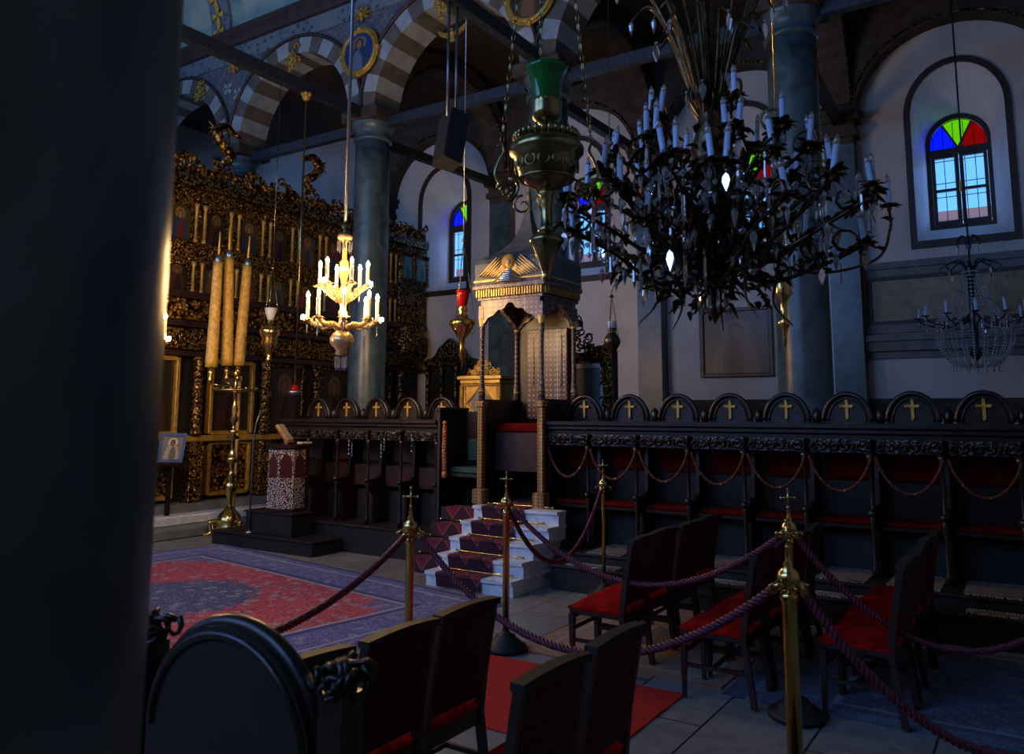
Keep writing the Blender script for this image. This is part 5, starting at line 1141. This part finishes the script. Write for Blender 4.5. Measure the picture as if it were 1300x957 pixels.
# the chairs
def chair():
    t = empty('upholstered_chair', (0, 0, 0)); W, D = .23, .22
    mb = MB(); mb.bev(-W, W, -D, D, .40, .455, .01)
    for x0, x1, y0, y1 in ((-W+.02, W-.02, D-.02, D+.0), (-W+.02, W-.02, -D, -D+.02)): mb.box(x0, x1, y0, y1, .36, .41)
    mb.build('seat_frame', 'wood_red', t)
    mb = MB(); n = 8; v = []
    for j in range(n+1):
        for i in range(n+1): u, w_ = i/n*2-1, j/n*2-1; v.append(((W+.005)*u, (D+.005)*w_, .455+.055*(1-u**4)*(1-w_**4)+.004*math.sin(i*2.3+j*3.1)))
    mb.add(v, [(j*(n+1)+i, j*(n+1)+i+1, (j+1)*(n+1)+i+1, (j+1)*(n+1)+i) for j in range(n) for i in range(n)], 0, True); mb.box(-W-.004, W+.004, -D-.004, D+.004, .44, .458); mb.build('seat_cushion', 'velvet', t)
    for sx in (-1, 1):
        mb = MB(); x = sx*(W-.02); v = [(x+a*q, D-.02+b*q, z) for z, q in ((0, .013), (.40, .021)) for a, b in ((-1, -1), (1, -1), (1, 1), (-1, 1))]; mb.add(v, [(3, 2, 1, 0), (4, 5, 6, 7), (0, 1, 5, 4), (1, 2, 6, 5), (2, 3, 7, 6), (3, 0, 4, 7)]); mb.build('leg', 'wood_red', t)
        mb = MB(); P = [(-D-.05, 0), (-D+.01, .42), (-D-.01, .60), (-D-.07, .96)]
        for (y0, z0), (y1, z1) in zip(P, P[1:]): v = [(x+a*.018, y+b*.020, z) for y, z in ((y0, z0), (y1, z1)) for a, b in ((-1, -1), (1, -1), (1, 1), (-1, 1))]; mb.add(v, [(3, 2, 1, 0), (4, 5, 6, 7), (0, 1, 5, 4), (1, 2, 6, 5), (2, 3, 7, 6), (3, 0, 4, 7)])
        mb.build('leg', 'wood_red', t)
        mb = MB(); mb.box(x-.01, x+.01, -D, D-.02, .20, .225); mb.build('stretcher', 'wood_red', t)
    mb = MB(); mb.box(-W+.02, W-.02, -.01, .01, .20, .225); mb.box(-W+.02, W-.02, D-.03, D-.01, .28, .305); mb.build('stretcher', 'wood_red', t)
    mb = MB(); n = 8
    def yb(z): return -D+.0-(z-.5)*.16
    for sg, off in ((1, .032), (-1, -.022)):
        v = [(-W+.012+(2*W-.024)*i/n, yb(.50+.45*j/8)+off*(1 if 0 < i < n and 0 < j < 8 else .6), .50+.45*j/8) for j in range(9) for i in range(n+1)]
        f = [(j*(n+1)+i, j*(n+1)+i+1, (j+1)*(n+1)+i+1, (j+1)*(n+1)+i) for j in range(8) for i in range(n)]; mb.add(v, f if sg < 0 else [q[::-1] for q in f], 0 if sg > 0 else 1, True)
    mb.build('backrest', ['velvet', 'velvet_dark'], t)
    mb = MB()
    v = [(-W-.006+(2*W+.012)*i/8, yb(.95)+d_, .945+e_+.012*math.sin(PI*i/8)) for d_, e_ in ((-.03, 0), (.03, 0), (.03, .03), (-.03, .03)) for i in range(9)]
    f = [(a*9+i, a*9+i+1, ((a+1) % 4)*9+i+1, ((a+1) % 4)*9+i) for a in range(4) for i in range(8)]; mb.add([q for q in v], f+[(0, 9, 18, 27), (35, 26, 17, 8)]); mb.build('top_rail', 'wood_matte', t)
    return t
pc0 = chair(); index_kids(); first = True
rows = [  # x of first chair, backs y (top), count, name
    ([5.73, 6.22, 6.73, 7.25], 2.86, 'front row, right of the red runner'), ([5.63, 6.13, 6.62, 7.14], 1.92, 'second row, by the twin stanchions'), ([5.83, 6.33, 6.84, 7.3], 1.05, 'rear row at right'),
    ([2.22, 2.73, 3.24], 2.65, 'foreground row before the blue carpet'), ([2.66, 3.19], 1.85, 'nearest pair in the right foreground')]
for xs_, y, nm in rows:
    for k, x in enumerate(xs_):
        t = pc0 if first else copy_fast(pc0); first = False; t.location = (x, y+rs.uniform(-.015, .015), .012); t.rotation_euler = (0, 0, rs.uniform(-.05, .05))
        tag(t, ('red velvet chair, %s in the %s' % (['nearest the left end', 'second from the left', 'third from the left', 'fourth from the left'][k], nm)), 'chair', 'red velvet chairs')
# rope stanchions
def stanchion(x, y, label, h=1.16, r=.027, mt='brass', z=0.012, rod=True):
    t = empty('rope_stanchion', (x, y, z), label, 'stanchion', 'brass rope stanchions')
    mb = MB(); mb.lathe([(.17, 0), (.175, .02), (.165, .04), (.12, .055), (.115, .075), (.085, .09), (.08, .11), (.04, .13), (.03, .15)], 28, wob=.02); mb.build('base', 'black_rubber', t)
    mb = MB(); mb.lathe([(r, .14), (r, h-.10), (r*1.25, h-.09), (r*1.25, h-.07), (r*.8, h-.05)], 18); mb.build('pole', mt, t)
    mb = MB(); mb.lathe([(r*.8, h-.06), (.02, h-.045), (.045, h-.02), (.052, h+.005), (.045, h+.03), (.018, h+.055), (.024, h+.065), (.010, h+.085), (.014, h+.10), (.007, h+.13), (.012, h+.14), (.006, h+.15)], 18)
    for k in range(4): a = k*PI/2+.6; mb.tube([(.05*math.cos(a), .05*math.sin(a), h-.01), (.085*math.cos(a), .085*math.sin(a), h-.03), (.075*math.cos(a), .075*math.sin(a), h-.055)], .006, 6); mb.ball((.085*math.cos(a), .085*math.sin(a), h-.03), .010, 6)
    mb.build('ball_finial', 'brass', t)
    mb = MB(); u = Vector((RT.x, RT.y, 0)).normalized()
    mb.tube([(0, 0, h+.14), (0, 0, h+.25)], .006, 6); mb.tube([u*-.04+Vector((0, 0, h+.20)), u*.04+Vector((0, 0, h+.20))], .006, 6)
    for p in (u*-.045+Vector((0, 0, h+.20)), u*.045+Vector((0, 0, h+.20)), Vector((0, 0, h+.255))): mb.ball(p, .011, 6)
    mb.build('cross', 'brass', t)
    return Vector((x, y, z+h-.03))
s1 = stanchion(5.65, 3.745, 'brass rope stanchion standing by the front corner of the marble steps')
s2 = stanchion(4.08, 3.45, 'brass rope stanchion in front of the blue carpet corner, left of the steps')
s3 = stanchion(7.78, 3.92, 'slim brass rope stanchion before the choir stalls behind the first chairs', r=.020)
s4 = stanchion(3.81, .99, 'thick brass rope stanchion nearest the viewer, at right', r=.034)
s5 = stanchion(5.45, 1.40, 'brass rope stanchion rising just behind the nearest one at right', r=.022)
# the second darker pole beside the left stanchion
s7 = Vector((2.2, 2.99, 1.0)); s8 = Vector((7.65, .35, 1.1)); s9 = Vector((5.2, -.55, .95))
def rope(a, b, sag, label, r=.019):
    a, b = Vector(a), Vector(b); pts = [Vector((0, 0, 0)).lerp(b-a, t/24)+Vector((0, 0, -sag*(1-(2*t/24-1)**2))) for t in range(25)]
    mb = MB(); twisted(mb, pts, r, .085); o = mb.build('barrier_rope', 'rope', loc=a)
    t = tag(o, label, 'rope', 'twisted red barrier ropes')
    for e, d in ((pts[0], pts[1]-pts[0]), (pts[-1], pts[-2]-pts[-1])):
        mb = MB(); d = d.normalized(); mb.tube([e-d*.03, e+d*.05], r*1.15, 8); mb.build('end_cap', 'brass', o)
rope(s1+Vector((.03, -.03, 0)), s5+Vector((-.03, .03, 0)), .46, 'twisted red rope sagging from the step stanchion to the rear right stanchion')
rope(s2+Vector((.04, -.03, 0)), s4+Vector((-.03, .04, 0)), .50, 'twisted red rope sagging low from the left stanchion to the nearest right one')
rope(s1+Vector((.03, .01, 0)), s3+Vector((-.03, 0, 0)), .60, 'dark red rope looping from the step stanchion to the slim one by the stalls')
rope(s2+Vector((-.04, -.01, 0)), s7+Vector((0, .0, -.1)), .12, 'taut purple red rope running down left from the left stanchion')
rope(s5+Vector((.03, -.02, 0)), (6.3, -.35, 1.0), .62, 'dark red rope sagging right from the rear stanchion over the chairs')
rope(s4+Vector((.02, -.04, 0)), (4.6, -.55, 1.0), .62, 'dark red rope falling right from the nearest stanchion')
stanchion(6.3, -.40, 'brass rope stanchion at the far right end of the rope over the rear chairs', r=.022); stanchion(4.6, -.60, 'brass rope stanchion at the lower right end of the nearest rope', r=.022)
# great candelabrum with three thick candles
K = Ax(277, 600, None, (8.42, 10.88)); kd = empty('triple_candelabrum', (K.x, K.y, 0), 'tall turned brass candelabrum carrying three thick golden candles', 'candelabrum')
mb = MB(); mb.lathe(pxprof(K, [(462, 1.5), (470, 2), (474, 4), (478, 2), (492, 2), (496, 5), (500, 3), (512, 2), (520, 5), (526, 3), (532, 6), (537, 3), (545, 2), (548, 7), (551, 3), (556, 9), (558, 3), (572, 3), (580, 5), (585, 10), (588, 4), (600, 3), (606, 7), (609, 4), (615, 8), (622, 8), (627, 6), (634, 3), (645, 3), (650, 6)])[::-1], 20); mb.build('turned_shaft', 'brass', kd)
mb = MB(); mb.lathe(pxprof(K, [(646, 4), (652, 9), (656, 14), (661, 16), (665, 14), (668, 17), (673, 18)])[::-1]if False else [(.22, .04), (.23, .10), (.19, .16), (.20, .22), (.17, .30), (.10, .38), (.05, .44)], 24); mb.build('bell_base', 'brass', kd)
for k in range(3):
    a = R(150)+k*2*PI/3; c, s_ = math.cos(a), math.sin(a); mb = MB(); mb.tube(bez([(.18*c, .18*s_, .22), (.28*c, .28*s_, .18), (.26*c, .26*s_, .06), (.33*c, .33*s_, .02), (.38*c, .38*s_, .03)], 5), [.04]*5+[.045]*5+[.035]*5+[.03]*5+[.02], 8); mb.ball((.28*c, .28*s_, .20), .05, 8); mb.build('lion_foot', 'brass', kd)
zc = K.z(495); u = Vector((RT.x, RT.y, 0)).normalized(); mb = MB(); mb.box(-.01, .01, -.01, .01, zc-.02, zc+.02)
mb.tube([u*-.36+Vector((0, 0, zc)), u*.36+Vector((0, 0, zc))], .022, 8); mb.ring((0, 0, zc), .34, .02, 2, 40, 8)
for k in range(18): a = 2*PI*k/18; mb.ball((.34*math.cos(a), .34*math.sin(a), zc+.03), .022, 6)
mb.build('tray_ring', 'brass', kd)
for k, (pb, pt, pr_, yb2, yt) in enumerate(((268, 277, -.16, 466, 334), (288, 291, .0, 464, 328), (303, 314, .16, 464, 338))):
    y_ = K.y+(.05 if k == 1 else 0); b = aty(pb, yb2, y_); tp = aty(pt, yt, y_); o_ = Vector((K.x, K.y, 0)); b, tp = b-o_, tp-o_; d = (tp-b).normalized()
    mb = MB(); mb.tube([b-d*.26, b-d*.20, b-d*.16, b-d*.1, b], [.03, .045, .03, .05, .03], 12); mb.tube([b-d*.26, Vector((0, 0, zc+.03))], .014, 6); so = mb.build('candle_socket', 'brass', kd)
    mb = MB(); n = 14; mb.tube([b.lerp(tp, i/n) for i in range(n+1)], [.096-.022*i/n+.0015*(i % 2) for i in range(n+1)], 20); cd = mb.build('thick_candle', 'wax', kd)
    mb = MB(); mb.tube([tp-d*.01, tp+d*.06, tp+d*.13], [.06, .055, .045], 14); mb.tube([tp+d*.01, tp+d*.03], [.085, .085], 14); mb.build('cap', 'silver', cd)
    mb = MB(); mb.tube([tp+d*.1, tp+d*.52], [.018, .011], 8); mb.build('taper', 'wax_yellow', cd)
# slim gilt processional pole behind it
p = aty(297, 632, 11.2); q = aty(297, 482, 11.2); mb = MB(); mb.tube([(0, 0, 0), (0, 0, q.z-.15)], .028, 10); mb.ball((0, 0, q.z-.13), .05, 8); mb.lathe([(.09, 0), (.09, .03), (.03, .06)], 14)
tag(mb.build('gilt_pole', 'wax', loc=(p.x, 11.2, .15)), 'slim plain gilt pole standing on the marble step right of the brass candelabrum', 'pole')
# octagonal inlaid lectern
lx, ly = 8.09, 9.2; le = empty('octagonal_lectern', (lx, ly, .52), 'octagonal lectern inlaid with mother of pearl, an open book on top', 'lectern')
mb = MB(); mb.lathe([(.28, .03), (.28, .90)], 8, a0=PI/8, sm=False); mb.build('body', 'inlay_fine', le)
mb = MB(); mb.lathe([(.31, .0), (.31, .03), (.29, .05)], 8, a0=PI/8, sm=False); mb.build('plinth', 'wood', le)
mb = MB(); mb.lathe([(.29, .88), (.31, .90), (.31, .94), (.28, .95)], 8, a0=PI/8, sm=False); mb.build('top', 'wood', le)
for k in range(8):
    a = k*PI/4; T = Matrix.Rotation(a, 4, 'Z'); w_ = .085; mb = MB(); mb.prism([(-w_, .48), (w_, .48), (w_, .72), (0, .84), (-w_, .72)], 0, .257, .262, mx=T); mb.build('arched_inset', 'velvet_dark', le)
bk = empty('open_book', (lx, ly, 1.47), 'open service book on a sloping orange edged rest on the lectern', 'book'); u2 = Matrix.Rotation(R(33.2-90), 4, 'Z')
mb = MB(); mb.box(-.03, .03, -.12, .12, 0, .05, mx=u2); T = u2 @ Matrix.Translation((0, 0, .05)) @ Matrix.Rotation(R(55), 4, 'Y'); mb.box(-.26, .05, -.20, .20, 0, .02, mx=T); mb.build('rest', 'plait', bk)
T2 = u2 @ Matrix.Translation((0, 0, .07)) @ Matrix.Rotation(R(55), 4, 'Y'); mb = MB()
for sg in (-1, 1): mb.prism([(-.25, 0), (.03, 0), (.03, .02), (-.25, .02)], 1, sg*.005, sg*.17, mx=T2)
mb.build('pages', 'book_page', bk)
tag(MB().bev(-.10, .10, -.05, .05, 0, .03, .005).build('small_book', 'book_page', loc=(lx+.13, ly-.25+.05, 1.471)), 'small pale closed book lying at the lectern edge', 'book')
# goose neck microphone stand
p = atz(346, 648, .2); q = aty(352, 512, p.y) if False else None
mx_, my_ = 7.80, 9.62; M_ = Ax(345, 600, None, (mx_, my_)); ms = empty('microphone_stand', (mx_, my_, .2), 'thin gooseneck microphone stand left of the octagonal lectern', 'microphone stand')
mb = MB(); mb.lathe([(.05, 0), (.055, .015), (.02, .03), (.014, .05)], 14); mb.build('foot', 'silver', ms)
zt = M_.z(560)-.2; mb = MB(); mb.tube([(0, 0, .03), (0, 0, zt)]+[tuple(v) for v in (Vector((RT.x, RT.y, 0))*.03+Vector((0, 0, zt+.25)), Vector((RT.x, RT.y, 0))*.09+Vector((0, 0, zt+.46)))], [.016, .012, .010, .008], 8); mb.build('pole', 'grey_metal', ms)
mb = MB(); e = Vector((RT.x, RT.y, 0))*.09+Vector((0, 0, zt+.46)); mb.tube([e, e+Vector((.01, -.02, .10))], [.012, .016], 8); mb.build('microphone', 'black_rubber', ms)
# small silver icon on a bracket shelf
p = aty(218, 568, 11.55); si = empty('silver_icon_stand', p, 'small silver covered icon leaning on a dark shelf at far left', 'icon'); T = Matrix.Rotation(R(12), 4, 'X') @ Matrix.Rotation(R(-12), 4, 'Z')
mb = MB(); mb.box(-.16, .16, -.01, .02, -.20, .20, mx=T); mb.build('icon', 'icon_silver', si)
mb = MB()
for a, b, c, d in ((-.20, -.16, -.23, .23), (.16, .20, -.23, .23), (-.16, .16, -.23, -.19), (-.16, .16, .19, .23)): mb.box(a, b, -.03, .03, c, d, mx=T)
mb.build('frame', 'cloth_blue', si); mb = MB(); mb.box(-.26, .26, -.12, .25, -.30, -.24); mb.box(-.03, .03, .0, .06, -p.z+.31, -.3); mb.build('shelf', 'wood', si)
# ================================================================ LIGHT
w = bpy.data.worlds.new('sky'); S.world = w; w.use_nodes = True; nt = w.node_tree; bg = nt.nodes['Background']
tc = nt.nodes.new('ShaderNodeTexCoord'); sp = nt.nodes.new('ShaderNodeSeparateXYZ'); nt.links.new(tc.outputs['Generated'], sp.inputs[0])
rp = nt.nodes.new('ShaderNodeValToRGB'); nt.links.new(sp.outputs[2], rp.inputs[0]); e = rp.color_ramp.elements
e[0].position = .0; e[0].color = (.10, .31, .60, 1); e[1].position = .7; e[1].color = (.06, .22, .60, 1)
r2 = nt.nodes.new('ShaderNodeValToRGB'); ad = nt.nodes.new('ShaderNodeMath'); ad.operation = 'MINIMUM'; nt.links.new(sp.outputs[0], ad.inputs[0]); nt.links.new(sp.outputs[1], ad.inputs[1]); ng = nt.nodes.new('ShaderNodeMath'); ng.operation = 'MULTIPLY_ADD'; nt.links.new(ad.outputs[0], ng.inputs[0]); ng.inputs[1].default_value = 1.; ng.inputs[2].default_value = .5; nt.links.new(ng.outputs[0], r2.inputs[0]); r2.color_ramp.elements[0].position = 0.; r2.color_ramp.elements[0].color = (1, 1, 1, 1); r2.color_ramp.elements[1].position = .3; r2.color_ramp.elements[1].color = (0, 0, 0, 1)
mx = nt.nodes.new('ShaderNodeMix'); mx.data_type = 'RGBA'; nt.links.new(r2.outputs[0], mx.inputs[0]); nt.links.new(rp.outputs[0], mx.inputs[6]); mx.inputs[7].default_value = (.50, 1.02, 2.35, 1)   # sky brightened on the unseen north side as added fill light
nt.links.new(mx.outputs[2], bg.inputs[0]); bg.inputs[1].default_value = SKY
def portal(x, y, z, sx, sz, face):
    l = bpy.data.lights.new('window_daylight', 'AREA'); l.shape = 'RECTANGLE'; l.size = sx; l.size_y = sz; l.cycles.is_portal = True
    o = bpy.data.objects.new('window_daylight', l); COL.objects.link(o); o.location = (x, y, z)
    o.rotation_euler = Vector(face).to_track_quat('-Z', 'Y').to_euler()
for c in WIN: portal(XI+.36, c+.06, 6.14, 1.1, 2.1, (-1, 0, 0))
for c, *_ in NW: portal(XN-.05, c, 6.95, 2.5, 4.8, (1, 0, 0))
for c, *_ in WH: portal(c, YW-.05, 5.95, 1.6, 3.7, (0, 1, 0))
S.cycles.max_bounces = 8; S.cycles.diffuse_bounces = 4; S.cycles.glossy_bounces = 4; S.cycles.transmission_bounces = 6; S.cycles.transparent_max_bounces = 12
S.cycles.use_denoising = True; S.cycles.denoiser = 'OPENIMAGEDENOISE'; S.cycles.sample_clamp_indirect = 6.; S.cycles.caustics_reflective = False; S.cycles.caustics_refractive = False
